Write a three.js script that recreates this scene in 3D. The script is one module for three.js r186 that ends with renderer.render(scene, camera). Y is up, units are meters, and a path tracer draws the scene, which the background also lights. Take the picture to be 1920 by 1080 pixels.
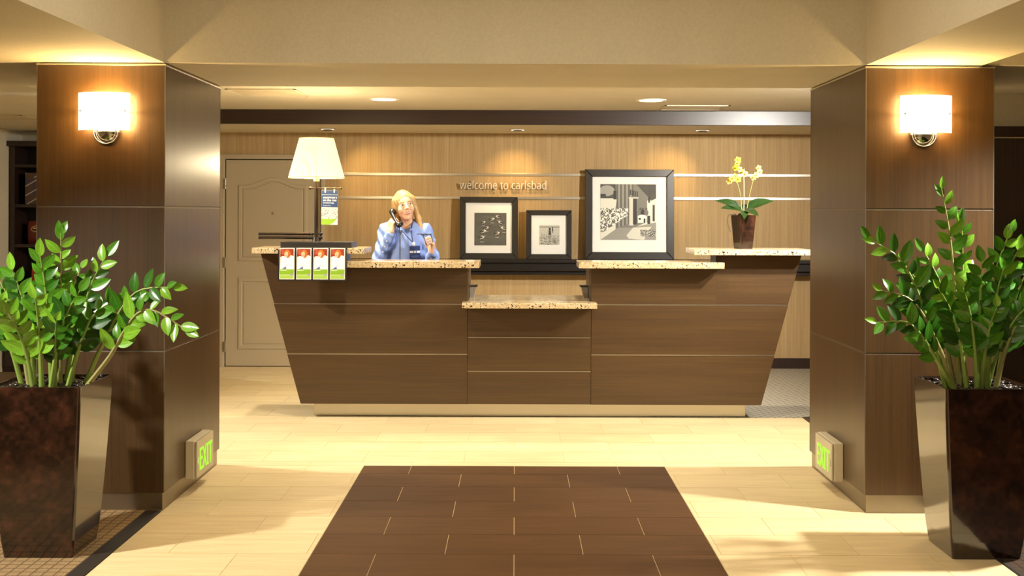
import * as THREE from 'three';
import { RoundedBoxGeometry } from 'three/addons/geometries/RoundedBoxGeometry.js';
import { TextGeometry } from 'three/addons/geometries/TextGeometry.js';
import { FontLoader } from 'three/addons/loaders/FontLoader.js';
import { RectAreaLightUniformsLib } from 'three/addons/lights/RectAreaLightUniformsLib.js';
import * as BGU from 'three/addons/utils/BufferGeometryUtils.js';

// ---------------------------------------------------------------- camera, exposure, seen and unseen lamps
const scene = new THREE.Scene();
scene.background = new THREE.Color(0x050403);
const camera = new THREE.PerspectiveCamera(2 * Math.atan(540 / 2139) * 180 / Math.PI, 1920 / 1080, 0.05, 60);
camera.position.set(0, 1.52, 0);
camera.rotation.set(0, 0, 0.0035);
camera.setViewOffset(1920, 1080, -6, 142, 1920, 1080);       // shift lens: upright verticals
const renderer = new THREE.WebGLRenderer();
renderer.toneMapping = THREE.LinearToneMapping;
renderer.toneMappingExposure = 1.0;
renderer.shadowMap.enabled = true;
RectAreaLightUniformsLib.init();

const WARM = new THREE.Color(1.0, 0.90, 0.70), WHITE = new THREE.Color(1.0, 0.95, 0.85), AMBER = new THREE.Color(1.0, 0.66, 0.26);
function spot(x, y, d, tx, ty, td, color, intensity, angle, penumbra, size) {
  const s = new THREE.SpotLight(color, intensity, 0, angle, penumbra, 2);
  s.position.set(x, y, -d); s.target.position.set(tx, ty, -td); s.castShadow = true; s.shadow.radius = size / 0.02;
  scene.add(s); scene.add(s.target); return s;
}
function point(x, y, d, color, intensity, size, parent = scene) {
  const p = new THREE.PointLight(color, intensity, 0, 2);
  p.position.set(x, y, -d); p.castShadow = true; p.shadow.radius = size / 0.02; parent.add(p); return p;
}
function panel(x, y, d, w, h, color, intensity) {             // light of an unseen ceiling panel looking down
  const r = new THREE.RectAreaLight(color, intensity, w, h);
  r.position.set(x, y, -d); r.rotation.x = -Math.PI / 2; scene.add(r); return r;
}
const LIGHT = { desk: 17, halogen: 4, lobby: 1.3, side: 30, sconce: 1.9, lamp: 1.6 };
panel(0, 2.865, 3.2, 2.4, 3.6, WARM, LIGHT.lobby);                                        // unseen coffer panel, placed to light the beam front and near floor
panel(0, 2.865, -1.2, 2.4, 2.4, WARM, LIGHT.lobby);  // second unseen panel, behind the camera
for (const x of [-1.05, 1.08]) for (const d of [7.45, 9.1]) spot(x, 2.405, d, x, 0, d, WARM, d < 8 ? LIGHT.desk * .68 : LIGHT.desk, 1.15, 0.6, 0.09);  // far pair above the desk; near pair unseen, lights the floor before it
spot(-1.75, 2.275, 10.62, -1.30, 1.75, 11.15, AMBER, LIGHT.halogen, 0.62, 1, 0.03);
spot(0.02, 2.275, 10.62, 0.0, 1.75, 11.15, AMBER, LIGHT.halogen, 0.62, 1, 0.03);
spot(1.74, 2.275, 10.62, 1.42, 1.75, 11.15, AMBER, LIGHT.halogen, 0.62, 1, 0.03);
const unseenSideLamps = [[-3.6, 2.25, 7.4, -.6, 0, 8.0, 40, .78], [3.35, 2.385, 6.95, .8, 0, 7.6, 42, .78], [-3.35, 2.25, 3.85, -1.85, .3, 5.0, 46, .64], [3.0, 2.385, 5.22, 1.5, 0, 5.35, 48, .66], [2.72, 2.385, 7.3, .2, 1.25, 11.1, 62, .85]];   // unseen, lighting floor, plants and back wall: x, height, distance, aim, strength
for (const [x, y, d, tx, ty, td, k, a] of unseenSideLamps) spot(x, y, d, tx, ty, td, WHITE, k, a, a > 1 ? 0.5 : .8, 0.06);

// ---------------------------------------------------------------- helpers
let seed = 7;
const rnd = () => { seed = (seed * 1664525 + 1013904223) >>> 0; return seed / 4294967296; };
const rr = (a, b) => a + (b - a) * rnd();
const taken = {};
function numbered(n) { if (!(n in taken)) { taken[n] = 0; return n; } taken[n]++; return n + '_' + String(taken[n]).padStart(3, '0'); }
function shade(o) { o.traverse(m => { if (m.isMesh) { m.castShadow = true; m.receiveShadow = true; } }); return o; }
function mesh(name, geo, mat, parent, pos, rot) {
  const m = new THREE.Mesh(geo, mat); m.name = parent === scene ? numbered(name) : name;
  m.castShadow = m.receiveShadow = true;
  if (pos) m.position.set(...pos); if (rot) m.rotation.set(...rot);
  parent.add(m); return m;
}
function thing(name, label, category, pos = [0, 0, 0], group) {
  const g = new THREE.Group(); g.name = numbered(name); g.position.set(...pos); scene.add(g);
  g.userData.label = label; g.userData.category = category; if (group) g.userData.group = group; return g;
}
function tag(o, label, category, group) { o.userData.label = label; o.userData.category = category; if (group) o.userData.group = group; return o; }
function struct(o, label) { o.userData.kind = 'structure'; if (label) o.userData.label = label; return o; }
function structGroup(name, label) { const g = new THREE.Group(); g.name = numbered(name); scene.add(g); return struct(g, label); }
// box between corners; d is distance from the camera plane (z = -d)
function boxUV(g, swap = false, off = true) {
  if (g.index) g = g.toNonIndexed();
  g.computeVertexNormals();
  const p = g.attributes.position, n = g.attributes.normal, uv = new Float32Array(p.count * 2), ou = off ? rnd() * 3 : 0, ov = off ? rnd() * 3 : 0;
  for (let i = 0; i < p.count; i += 3) {
    let nx = 0, ny = 0, nz = 0; for (let k = 0; k < 3; k++) { nx += Math.abs(n.getX(i + k)); ny += Math.abs(n.getY(i + k)); nz += Math.abs(n.getZ(i + k)); }
    for (let k = 0; k < 3; k++) {
      const x = p.getX(i + k), y = p.getY(i + k), z = p.getZ(i + k);
      let u, v; if (ny >= nx && ny >= nz) { u = x; v = z; } else if (nx >= nz) { u = z; v = y; } else { u = x; v = y; }
      if (swap) [u, v] = [v, u];
      uv[(i + k) * 2] = u + ou; uv[(i + k) * 2 + 1] = v + ov;
    }
  }
  g.setAttribute('uv', new THREE.BufferAttribute(uv, 2)); return g;
}
function bx(x0, x1, y0, y1, d0, d1, r = 0, swap = false) {
  const w = Math.abs(x1 - x0), h = Math.abs(y1 - y0), t = Math.abs(d1 - d0);
  let g = r > 0 ? new RoundedBoxGeometry(w, h, t, 2, Math.min(r, w / 2.1, h / 2.1, t / 2.1)) : new THREE.BoxGeometry(w, h, t);
  g.translate((x0 + x1) / 2, (y0 + y1) / 2, -(d0 + d1) / 2);
  return boxUV(g, swap);
}
function smooth(g) { g = BGU.mergeVertices(g.deleteAttribute ? (g.deleteAttribute('normal'), g.deleteAttribute('uv'), g) : g, 1e-5); g.computeVertexNormals(); return g; }
function tube(pts, r, seg = 24, rad = 8, closed = false) {
  return new THREE.TubeGeometry(new THREE.CatmullRomCurve3(pts.map(p => new THREE.Vector3(...p)), closed), seg, r, rad, closed);
}
function taperTube(pts, r0, r1, seg = 14, rad = 7) {
  const c = new THREE.CatmullRomCurve3(pts.map(p => new THREE.Vector3(...p)));
  const g = new THREE.TubeGeometry(c, seg, 1, rad, false), p = g.attributes.position;
  for (let i = 0; i <= seg; i++) { const q = c.getPointAt(i / seg), r = r0 + (r1 - r0) * i / seg;
    for (let j = 0; j <= rad; j++) { const k = i * (rad + 1) + j; p.setXYZ(k, q.x + (p.getX(k) - q.x) * r, q.y + (p.getY(k) - q.y) * r, q.z + (p.getZ(k) - q.z) * r); } }
  g.computeVertexNormals(); g.userData = { curve: c }; return g;
}
function bar(a, b, r, rad = 10) {
  const A = new THREE.Vector3(...a), B = new THREE.Vector3(...b), L = A.distanceTo(B);
  const g = new THREE.CylinderGeometry(r, r, L, rad); g.translate(0, L / 2, 0);
  g.applyQuaternion(new THREE.Quaternion().setFromUnitVectors(new THREE.Vector3(0, 1, 0), B.clone().sub(A).normalize())); g.translate(A.x, A.y, A.z); return g;
}
const merge = (a) => BGU.mergeGeometries(a.map(g => { g = g.index ? g.toNonIndexed() : g; for (const k of Object.keys(g.attributes)) if (!['position', 'normal', 'uv'].includes(k)) g.deleteAttribute(k); return g; }));
// ---------------------------------------------------------------- procedural textures
const hash = (x, y, s) => { let h = (x * 374761393 + y * 668265263 + s * 974634777) | 0; h = Math.imul(h ^ (h >>> 13), 1274126177); return ((h ^ (h >>> 16)) >>> 0) / 4294967296; };
function pn(x, y, px, py, s = 1) {                             // periodic value noise
  const xi = Math.floor(x), yi = Math.floor(y), fx = x - xi, fy = y - yi, u = fx * fx * (3 - 2 * fx), v = fy * fy * (3 - 2 * fy), m = (a, b) => ((a % b) + b) % b;
  const h = (i, j) => hash(m(xi + i, px), m(yi + j, py), s);
  return (h(0, 0) * (1 - u) + h(1, 0) * u) * (1 - v) + (h(0, 1) * (1 - u) + h(1, 1) * u) * v;
}
function tex(w, h, fn, metres, srgb = true) {                  // fn(u, v) -> [r, g, b] in 0..1, one repeat covers metres [mx, my]
  const a = new Uint8Array(w * h * 4);
  for (let j = 0; j < h; j++) for (let i = 0; i < w; i++) { const c = fn(i / w, j / h), k = (j * w + i) * 4; for (let q = 0; q < 3; q++) a[k + q] = Math.max(0, Math.min(255, Math.round(c[q] * 255))); a[k + 3] = 255; }
  const t = new THREE.DataTexture(a, w, h); t.wrapS = t.wrapT = THREE.RepeatWrapping; t.magFilter = THREE.LinearFilter; t.minFilter = THREE.LinearMipmapLinearFilter; t.generateMipmaps = true;
  if (srgb) t.colorSpace = THREE.SRGBColorSpace; if (metres) t.repeat.set(1 / metres[0], 1 / metres[1]); t.needsUpdate = true; return t;
}
const mixc = (a, b, t) => a.map((x, i) => x + (b[i] - x) * t);
const std = (o) => new THREE.MeshStandardMaterial(o);
const phys = (o) => new THREE.MeshPhysicalMaterial(o);
// dark stained wood, grain along v
const woodTex = tex(512, 512, (u, v) => {
  const f = pn(u * 170, v * 5, 170, 5, 1) * .5 + pn(u * 70, v * 3, 70, 3, 2) * .3 + pn(u * 14, v * 2, 14, 2, 3) * .35 + pn(u * 256, v * 60, 256, 60, 4) * .18;
  return mixc([.225, .148, .062], [.34, .24, .115], f / 1.2);
}, [0.8, 1.6]);
const woodMat = phys({ map: woodTex, roughness: .42, clearcoat: .4, clearcoatRoughness: .3 });
const darkWoodTex = tex(256, 256, (u, v) => mixc([.13, .075, .055], [.21, .13, .095], pn(u * 90, v * 4, 90, 4, 11) * .7 + pn(u * 20, v * 2, 20, 2, 12) * .3), [0.5, 1.5]);
const espresso = phys({ map: darkWoodTex, roughness: .4, clearcoat: .3, clearcoatRoughness: .3 });
const blackWood = std({ color: 0x17120f, roughness: .38 });
const coverTex = tex(512, 256, (u, v) => {
  const f = pn(u * 200, v * 3, 200, 3, 21) * .6 + pn(u * 60, v * 2, 60, 2, 22) * .4, g = pn(u * 256, v * 128, 256, 128, 23);
  return mixc([.635, .52, .35], [.765, .655, .47], f * .8 + g * .2);
}, [1.0, 1.0]);
const coverMat = std({ map: coverTex, roughness: .75 });
const paintTex = tex(256, 256, (u, v) => { const n = pn(u * 120, v * 120, 120, 120, 31) * .03 + pn(u * 6, v * 6, 6, 6, 32) * .015; return [.835 + n, .795 + n, .70 + n]; }, [1, 1]);
const paint = std({ map: paintTex, roughness: .85 });
const doorPaint = std({ color: 0xb8a98c, roughness: .5 });
const brushed = std({ color: 0xcfc8bb, metalness: 1, roughness: .32 });
const brushedDark = std({ color: 0x9c9283, metalness: 1, roughness: .4 });
const chrome = std({ color: 0xe6e6e6, metalness: 1, roughness: .08 });
const beigeVariants = [0, 1, 2, 3].map(k => phys({ roughness: .5, specularIntensity: .6, map: tex(256, 256, (u, v) => { const f = pn(u * 6, v * 110, 6, 110, 41 + k) * .5 + pn(u * 3, v * 24, 3, 24, 45 + k) * .4 + pn(u * 128, v * 128, 128, 128, 49) * .12, b = (k - 1.5) * .008; return mixc([.82 + b, .73 + b, .545 + b], [.905 + b, .825 + b, .655 + b], f); }, [.7, .7]) }));
const brownVariants = [0, 1, 2].map(k => phys({ roughness: .6, specularIntensity: .35, map: tex(256, 256, (u, v) => { const f = pn(u * 5, v * 90, 5, 90, 61 + k) * .5 + pn(u * 3, v * 18, 3, 18, 65 + k) * .4 + pn(u * 128, v * 128, 128, 128, 69) * .15, b = (k - 1) * .008; return mixc([.285 + b, .18 + b, .075 + b], [.355 + b, .235 + b, .115 + b], f); }, [.7, .7]) }));
const grout = std({ color: 0xd9c49a, roughness: .9 });
const granTex = tex(512, 512, (u, v) => {
  const a = pn(u * 40, v * 40, 40, 40, 71), b = pn(u * 110, v * 110, 110, 110, 72), c = pn(u * 12, v * 12, 12, 12, 73), e = pn(u * 75, v * 75, 75, 75, 74);
  let col = mixc([.78, .68, .50], [.90, .84, .72], a * .6 + c * .4);
  if (b > .72) col = mixc(col, [.62, .45, .25], .7);
  if (e > .78 && c > .4) col = [.22, .17, .13];
  return col;
}, [.5, .5]);
const granite = phys({ map: granTex, roughness: .2, clearcoat: .4, clearcoatRoughness: .1 });
const carpetTex = (c0, c1, c2, s) => tex(256, 256, (u, v) => {
  const i = Math.floor(u * 8), j = Math.floor(v * 8), fu = u * 8 - i, fv = v * 8 - j, odd = (i + j) % 2, stripe = Math.sin((odd ? fu : fv) * Math.PI * 6) * .5 + .5, n = pn(u * 128, v * 128, 128, 128, s);
  const edge = Math.min(fu, fv, 1 - fu, 1 - fv) < .07 ? 1 : 0; return edge ? mixc(c2, c0, n * .5) : mixc(c0, c1, stripe * .55 + n * .45);
}, [.4, .4]);
const brownCarpet = std({ map: carpetTex([.47, .38, .25], [.64, .53, .36], [.36, .27, .17], 81), roughness: 1 });
const greyTex = tex(256, 256, (u, v) => { const a = u * 12 + v * 12, b = v * 12 - u * 6, d = (Math.abs((a % 2) - 1) < .3 && Math.abs(((b % 2) + 2) % 2 - 1) < .62) ? 1 : 0, n = pn(u * 128, v * 128, 128, 128, 91); return mixc([.66, .63, .56], [.43, .40, .36], d * .75 + n * .25); }, [.42, .42]);
const greyCarpet = std({ map: greyTex, roughness: 1 });

// ---------------------------------------------------------------- floor
const floor = structGroup('floor', 'beige plank tile floor with brown tile inset');
mesh('grout_bed', bx(-5.2, 5.2, -.12, -.002, -3.2, 11.4), grout, floor);
const tileCache = {};
function tile(x0, x1, d0, d1, mats, name) {
  const g = .0016, w = +(x1 - x0 - 2 * g).toFixed(4), t = +(d1 - d0 - 2 * g).toFixed(4); if (w < .01 || t < .01) return;
  const m = mats[Math.floor(rnd() * mats.length)], key = w + '|' + t + '|' + Math.floor(rnd() * 3);
  if (!tileCache[key]) { tileCache[key] = boxUV(new THREE.BoxGeometry(w, .012, t)); }
  mesh(name, tileCache[key], m, floor, [(x0 + x1) / 2, -.006, -(d0 + d1) / 2]);
}
const TW = .615, TD = .31, D0 = 6.62;                          // running bond, joints on x = 0 in every other row
function tileField(x0, x1, d0, d1, mats, name) {
  for (let k = -20; k < 20; k++) {
    const a = Math.max(D0 - TD * (k + 1), d0), b = Math.min(D0 - TD * k, d1); if (b - a < .012) continue;
    const off = (((k % 2) + 2) % 2) === 0 ? TW / 2 : 0, cuts = [x0];
    for (let j = -12; j < 12; j++) { const x = j * TW + off; if (x > x0 + .012 && x < x1 - .012) cuts.push(x); }
    cuts.push(x1); for (let c = 0; c + 1 < cuts.length; c++) tile(cuts[c], cuts[c + 1], a, b, mats, name);
  }
}
tileField(-.90, .90, 2.9, 6.83, brownVariants, 'brown_tile');
tileField(-1.785, -.90, 2.9, 6.83, beigeVariants, 'beige_tile');
tileField(.90, 2.12, 2.9, 5.78, beigeVariants, 'beige_tile');
tileField(.90, 1.775, 5.78, 6.83, beigeVariants, 'beige_tile');
tileField(-2.95, 2.95, 6.83, 8.47, beigeVariants, 'beige_tile');
tileField(-2.95, -1.2, 8.47, 11.15, beigeVariants, 'beige_tile');
mesh('brown_carpet', bx(-5.0, -1.86, -.01, .004, -3, 5.79), brownCarpet, floor);
mesh('brown_carpet', bx(-5.0, -2.95, -.01, .004, 5.79, 11.15), brownCarpet, floor);
mesh('carpet_edge_strip', bx(-1.86, -1.787, -.01, .007, -3, 5.77, .002), std({ color: 0x241b14, roughness: .6 }), floor);
mesh('brown_carpet', bx(2.14, 5.0, -.01, .004, -3, 8.5), std({ map: carpetTex([.2, .14, .09], [.31, .22, .15], [.13, .085, .06], 83), roughness: 1 }), floor);
mesh('carpet_edge_strip', bx(2.12, 2.14, -.01, .007, -3, 5.77, .002), std({ color: 0x241b14, roughness: .6 }), floor);
mesh('grey_carpet', bx(1.0, 2.95, -.01, .003, 8.475, 11.15), greyCarpet, floor);
mesh('tile_border', bx(-1.785, 1.775, -.012, -.001, -3, 2.9), beigeVariants[1], floor);

// ---------------------------------------------------------------- ceiling levels
const ceiling = structGroup('ceiling', 'beige painted ceiling with beams and soffits');
mesh('cross_beam', bx(-5, 5, 2.272, 3.1, 5.78, 6.86), paint, ceiling);
mesh('side_soffit', bx(-5, -1.78, 2.272, 3.1, -3, 5.78), paint, ceiling);
mesh('side_soffit', bx(1.775, 2.36, 2.272, 3.1, -3, 5.78), paint, ceiling);
mesh('raised_ceiling', bx(2.36, 5, 2.42, 3.1, -3, 5.78), paint, ceiling);
mesh('coffer_ceiling', bx(-1.78, 1.775, 2.90, 3.1, -3, 5.78), paint, ceiling);
mesh('recess_ceiling', bx(-3.0, 5, 2.418, 3.1, 6.86, 10.05), paint, ceiling);
mesh('low_ceiling', bx(-5, -3.0, 2.285, 3.1, 6.86, 11.15), paint, ceiling);
mesh('desk_soffit', bx(-3.0, 2.95, 2.29, 3.1, 10.08, 11.15), paint, ceiling);
const header = struct(mesh('trim_1', bx(-3.0, 2.95, 2.29, 2.418, 10.04, 10.08, .004, true), espresso, scene), 'long dark wood header along the soffit edge');

// ---------------------------------------------------------------- walls
const wallBack = structGroup('wall_back', 'back wall in tan vertical-grain wallcovering');
mesh('wallcovering', bx(-1.86, 2.95, 0, 2.29, 11.15, 11.3), coverMat, wallBack);
mesh('wallcovering', bx(-3.0, -1.86, 2.075, 2.29, 11.15, 11.3), coverMat, wallBack);
mesh('painted_wall', bx(-5, -2.97, 0, 2.285, 11.15, 11.3), paint, wallBack);
struct(mesh('wall_left', bx(-5.0, -4.82, 0, 3.1, -3, 11.3), paint, scene), 'beige painted side wall');
const wallRight = structGroup('wall_right', 'right side walls of the lobby');
mesh('return_wall', bx(2.95, 3.1, 0, 2.418, 8.5, 11.3), coverMat, wallRight);
mesh('facing_wall', bx(2.95, 5, 0, 2.418, 8.5, 8.65), paint, wallRight);
mesh('side_wall', bx(4.85, 5.0, 0, 3.1, -3, 8.5), paint, wallRight);
struct(mesh('wall_front', bx(-5, 5, 0, 3.1, -3.2, -3), paint, scene), 'wall behind the viewer');
struct(mesh('baseboard_back', bx(1.0, 2.95, 0, .105, 11.132, 11.15, .003), espresso, scene), 'dark wood baseboard');
for (const y of [1.888, 1.660]) struct(mesh('trim_' + (y > 1.7 ? 2 : 3), bx(-1.86, 2.95, y - .013, y + .013, 11.138, 11.15, .002), brushed, scene), 'thin brushed metal strip across the wallcovering');

// door in the back wall
const door = structGroup('door_1', 'beige painted panel door with arched upper panel');
mesh('leaf', bx(-2.83, -1.905, .008, 2.022, 11.16, 11.2, .003), doorPaint, door);
mesh('frame_jamb', bx(-2.95, -2.84, 0, 2.075, 11.125, 11.3, .004), doorPaint, door);
mesh('frame_jamb', bx(-1.895, -1.86, 0, 2.075, 11.125, 11.3, .004), doorPaint, door);
mesh('frame_header', bx(-2.95, -1.86, 2.03, 2.075, 11.123, 11.3, .004), doorPaint, door);
mesh('threshold', bx(-2.84, -1.895, 0, .01, 11.15, 11.22), brushedDark, door);
function panelPath(x0, x1, y0, y1, arch) {
  const p = []; const N = 16;
  p.push([x0, y0]); p.push([x1, y0]); p.push([x1, y1]);
  if (arch) for (let i = 1; i < N; i++) { const t = i / N, s = t < .5 ? t * 2 : (1 - t) * 2, e = s < .18 ? 0 : (s - .18) / .82; p.push([x1 + (x0 - x1) * t, y1 + arch * (e * e * (3 - 2 * e))]); }
  p.push([x0, y1]); return p;
}
function moulding(x0, x1, y0, y1, arch) {
  const outer = new THREE.Shape(panelPath(x0, x1, y0, y1, arch).map(a => new THREE.Vector2(...a))), w = .022;
  outer.holes.push(new THREE.Path(panelPath(x0 + w, x1 - w, y0 + w, y1 - w, arch).map(a => new THREE.Vector2(...a)).reverse()));
  const g = new THREE.ExtrudeGeometry(outer, { depth: .004, bevelEnabled: true, bevelThickness: .007, bevelSize: .007, bevelSegments: 3 });
  g.translate(0, 0, -11.162); return g;
}
mesh('panel_moulding', moulding(-2.70, -2.04, 1.04, 1.77, .075), doorPaint, door);
mesh('panel_moulding', moulding(-2.70, -2.04, .18, .86, 0), doorPaint, door);
mesh('raised_panel', (() => { const s = new THREE.Shape(panelPath(-2.655, -2.085, 1.085, 1.725, .07).map(a => new THREE.Vector2(...a))); const g = new THREE.ExtrudeGeometry(s, { depth: .003, bevelEnabled: true, bevelThickness: .004, bevelSize: .01, bevelSegments: 2 }); g.translate(0, 0, -11.161); return g; })(), doorPaint, door);
mesh('raised_panel', bx(-2.655, -2.085, .225, .815, 11.155, 11.165, .004), doorPaint, door);
mesh('peephole', new THREE.CylinderGeometry(.012, .014, .012, 16).rotateX(Math.PI / 2), brushed, door, [-2.37, 1.50, -11.155]);
for (const y of [1.79, 1.02, .2]) { const h = mesh('hinge', bx(-2.848, -2.822, y - .05, y + .05, 11.118, 11.135, .003), brushed, door); }
mesh('knob', new THREE.SphereGeometry(.03, 16, 12), brushed, door, [-1.97, .95, -11.11]);

// dark door and posters beyond the right column
const door2 = structGroup('door_2', 'dark espresso wood door with metal edged header');
mesh('leaf', bx(3.30, 4.35, .01, 2.075, 8.46, 8.5, .003), espresso, door2);
mesh('frame_header', bx(3.18, 4.5, 2.095, 2.17, 8.44, 8.5, .004), espresso, door2);
mesh('header_strip', bx(3.18, 4.5, 2.079, 2.091, 8.44, 8.5, .002), brushed, door2);
mesh('frame_jamb', bx(3.18, 3.29, 0, 2.095, 8.44, 8.5, .004), espresso, door2);
mesh('frame_jamb', bx(4.36, 4.5, 0, 2.095, 8.44, 8.5, .004), espresso, door2);
function poster(y0, y1, label) {
  const p = thing('wall_notice', label, 'notice', [3.94, 0, -8.43]);
  mesh('frame', bx(-.16, .16, y0, y1, 0, .022, .003), blackWood, p); mesh('sheet', bx(-.148, .148, y0 + .012, y1 - .012, -.004, .01), std({ color: 0xf1efe8, roughness: .6 }), p);
}
poster(1.33, 1.54, 'small white notice in thin black frame on dark door');
poster(.50, 1.24, 'tall white notice in thin black frame low on dark door');
// ---------------------------------------------------------------- columns
const alu = std({ color: 0x8d8475, metalness: 1, roughness: .5 });
function column(side, label) {
  const c = thing('wood_column', label, 'column', [side * 2.1, 0, -5.78]);        // local: x within +-0.325, z 0 (front) to -1.075
  const W = .325, Dp = 1.078;
  mesh('core', bx(-W + .012, W - .012, .09, 2.272, .012, Dp - .012), blackWood, c);
  const rows = [[.092, .806], [.814, 1.538], [1.546, 2.256]];
  for (const [y0, y1] of rows) {
    mesh('front_panel', bx(-W + .003, W - .003, y0, y1, 0, .014, .0015), woodMat, c);
    mesh('back_panel', bx(-W + .003, W - .003, y0, y1, Dp - .014, Dp, .0015), woodMat, c);
    for (const s of [-1, 1]) mesh('side_panel', bx(s * W, s * (W - .014), y0, y1, .003, Dp - .003, .0015), woodMat, c);
  }
  for (const y of [.806, 1.538]) mesh('reveal_strip', bx(-W + .004, W - .004, y, y + .008, .004, Dp - .004), alu, c);
  for (const sx of [-1, 1]) for (const d of [.002, Dp - .002]) mesh('corner_strip', bx(sx * (W - .003), sx * (W + .0008), .092, 2.258, d - .002, d + .002), alu, c);
  mesh('top_trim', bx(-W - .004, W + .004, 2.256, 2.266, -.004, Dp + .004, .002), brushed, c);
  mesh('plinth', bx(-W + .01, W - .01, 0, .092, .01, Dp - .01, .002), brushedDark, c);
  return c;
}
column(-1, 'dark wood panelled column beside the exit sign with a left arrow');
column(1, 'dark wood panelled column beside the exit sign with a right arrow');

// ---------------------------------------------------------------- wall sconces
const glow = std({ color: 0xfff4dc, emissive: new THREE.Color(1, .90, .66), emissiveIntensity: 2.6, roughness: .5 });
function sconce(x, label) {
  const s = thing('wall_sconce', label, 'wall lamp', [x, 1.925, -5.78], 'frosted glass sconces on the columns');
  const R = .19, half = Math.asin(.13 / R), n = 20, sh = new THREE.Shape();
  for (let i = 0; i <= n; i++) { const a = -half + 2 * half * i / n; sh[i ? 'lineTo' : 'moveTo'](R * Math.sin(a), R * Math.cos(a)); }
  for (let i = n; i >= 0; i--) { const a = -half + 2 * half * i / n; sh.lineTo((R - .006) * Math.sin(a), (R - .006) * Math.cos(a)); }
  const g = new THREE.ExtrudeGeometry(sh, { depth: .187, bevelEnabled: false, curveSegments: 1 }); g.rotateX(-Math.PI / 2); g.scale(1, 1, -1);
  g.index ? 0 : 0; const p = g.attributes.position; for (let i = 0; i < p.count; i++) p.setZ(i, p.getZ(i) - R + .105);
  // flipping z mirrored the faces: restore winding
  const idx = []; for (let i = 0; i < p.count; i += 3) idx.push(i, i + 2, i + 1); g.setIndex(idx); const gg = g.toNonIndexed(); gg.computeVertexNormals();
  mesh('glass_shade', gg, glow, s);
  mesh('wall_plate', new THREE.CylinderGeometry(.062, .066, .014, 40).rotateX(Math.PI / 2), chrome, s, [0, -.004, .007]);
  mesh('dome', new THREE.SphereGeometry(.052, 28, 14, 0, Math.PI * 2, 0, Math.PI / 2).scale(1, .5, 1).rotateX(Math.PI / 2), chrome, s, [0, -.004, .014]);
  mesh('ring', new THREE.TorusGeometry(.062, .003, 10, 48), chrome, s, [0, -.004, .03]);
  mesh('arm', bar([0, .0, .02], [0, .03, .05], .007), chrome, s);
  mesh('lamp_socket', new THREE.CylinderGeometry(.016, .016, .045, 20), chrome, s, [0, .045, .05]);
  mesh('light_bulb', new THREE.SphereGeometry(.024, 18, 14).scale(1, 1.3, 1), std({ color: 0xffffff, emissive: new THREE.Color(1, .8, .45), emissiveIntensity: 6 }), s, [0, .098, .05]);
  for (const a of [-1, 1]) { mesh('screw', new THREE.CylinderGeometry(.004, .004, .012, 12).rotateX(Math.PI / 2), chrome, s, [a * .112, .095, R * Math.cos(Math.asin(.112 / R)) - R + .107]);
    mesh('bracket', bar([a * .112, .095, .002], [a * .112, .095, .06], .003), chrome, s); }
  const l = new THREE.PointLight(AMBER, LIGHT.sconce, 0, 2); l.position.set(0, .098, .05); l.castShadow = true; l.shadow.radius = 1.3; s.add(l);
}
sconce(-2.065, 'glowing curved glass sconce on the column with the left arrow exit sign');
sconce(2.06, 'glowing curved glass sconce on the column with the right arrow exit sign');

// ---------------------------------------------------------------- exit signs
const font = await new FontLoader().loadAsync('fonts/droid/droid_sans_regular.typeface.json');
const fontBold = await new FontLoader().loadAsync('fonts/droid/droid_sans_bold.typeface.json');
const exitGreen = std({ color: 0x7be01a, emissive: new THREE.Color(.38, .95, .04), emissiveIntensity: .75, roughness: .5 });
function textParts(str, f, size, depth, mat, parent, name, centre = true) {
  let x = 0; const list = [];
  for (const ch of str) {
    const gl = f.data.glyphs[ch] || f.data.glyphs['?'], adv = gl.ha * size / f.data.resolution;
    if (ch !== ' ') { const g = new TextGeometry(ch, { font: f, size, depth, curveSegments: 5, bevelEnabled: false }); list.push([g, x]); }
    x += adv;
  }
  return list.map(([g, gx]) => mesh(name, g, mat, parent, [gx - (centre ? x / 2 : 0), 0, 0]));
}
function exitSign(side, label) {
  const s = thing('exit_sign', label, 'exit sign', [side * 1.775, .072, -6.32]);
  s.rotation.y = side < 0 ? Math.PI / 2 : -Math.PI / 2;        // local +z looks into the passage, local x runs along the wall
  mesh('housing', bx(-.17, .17, 0, .207, -.05, 0, .006), std({ color: 0xcfc2a4, roughness: .45 }), s);
  mesh('face_plate', bx(-.166, .166, .004, .203, -.064, -.052, .003), std({ color: 0xc8bda4, roughness: .4, metalness: .2 }), s);
  const t = textParts('EXIT', font, .118, .004, exitGreen, s, 'letter');
  for (const m of t) { m.position.y = .04; m.position.z = .063; m.scale.x = .82; m.position.x = m.position.x * .82; }
  const ch = new THREE.Shape([[0, .0], [.02, .022], [.02, .013], [.009, 0], [.02, -.013], [.02, -.022]].map(a => new THREE.Vector2(...a)));
  const cg = new THREE.ExtrudeGeometry(ch, { depth: .003, bevelEnabled: false }); if (side > 0) cg.rotateZ(Math.PI);
  mesh('arrow', cg, side < 0 ? std({ color: 0xe9f2c8, emissive: new THREE.Color(.5, .8, .2), emissiveIntensity: .5 }) : std({ color: 0xb9ad95, roughness: .5 }), s, [side < 0 ? -.155 : .155, .095, .063]);
}
exitSign(-1, 'low exit sign with left arrow and green letters on column side');
exitSign(1, 'low exit sign with faint right arrow and green letters on column side');

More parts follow.
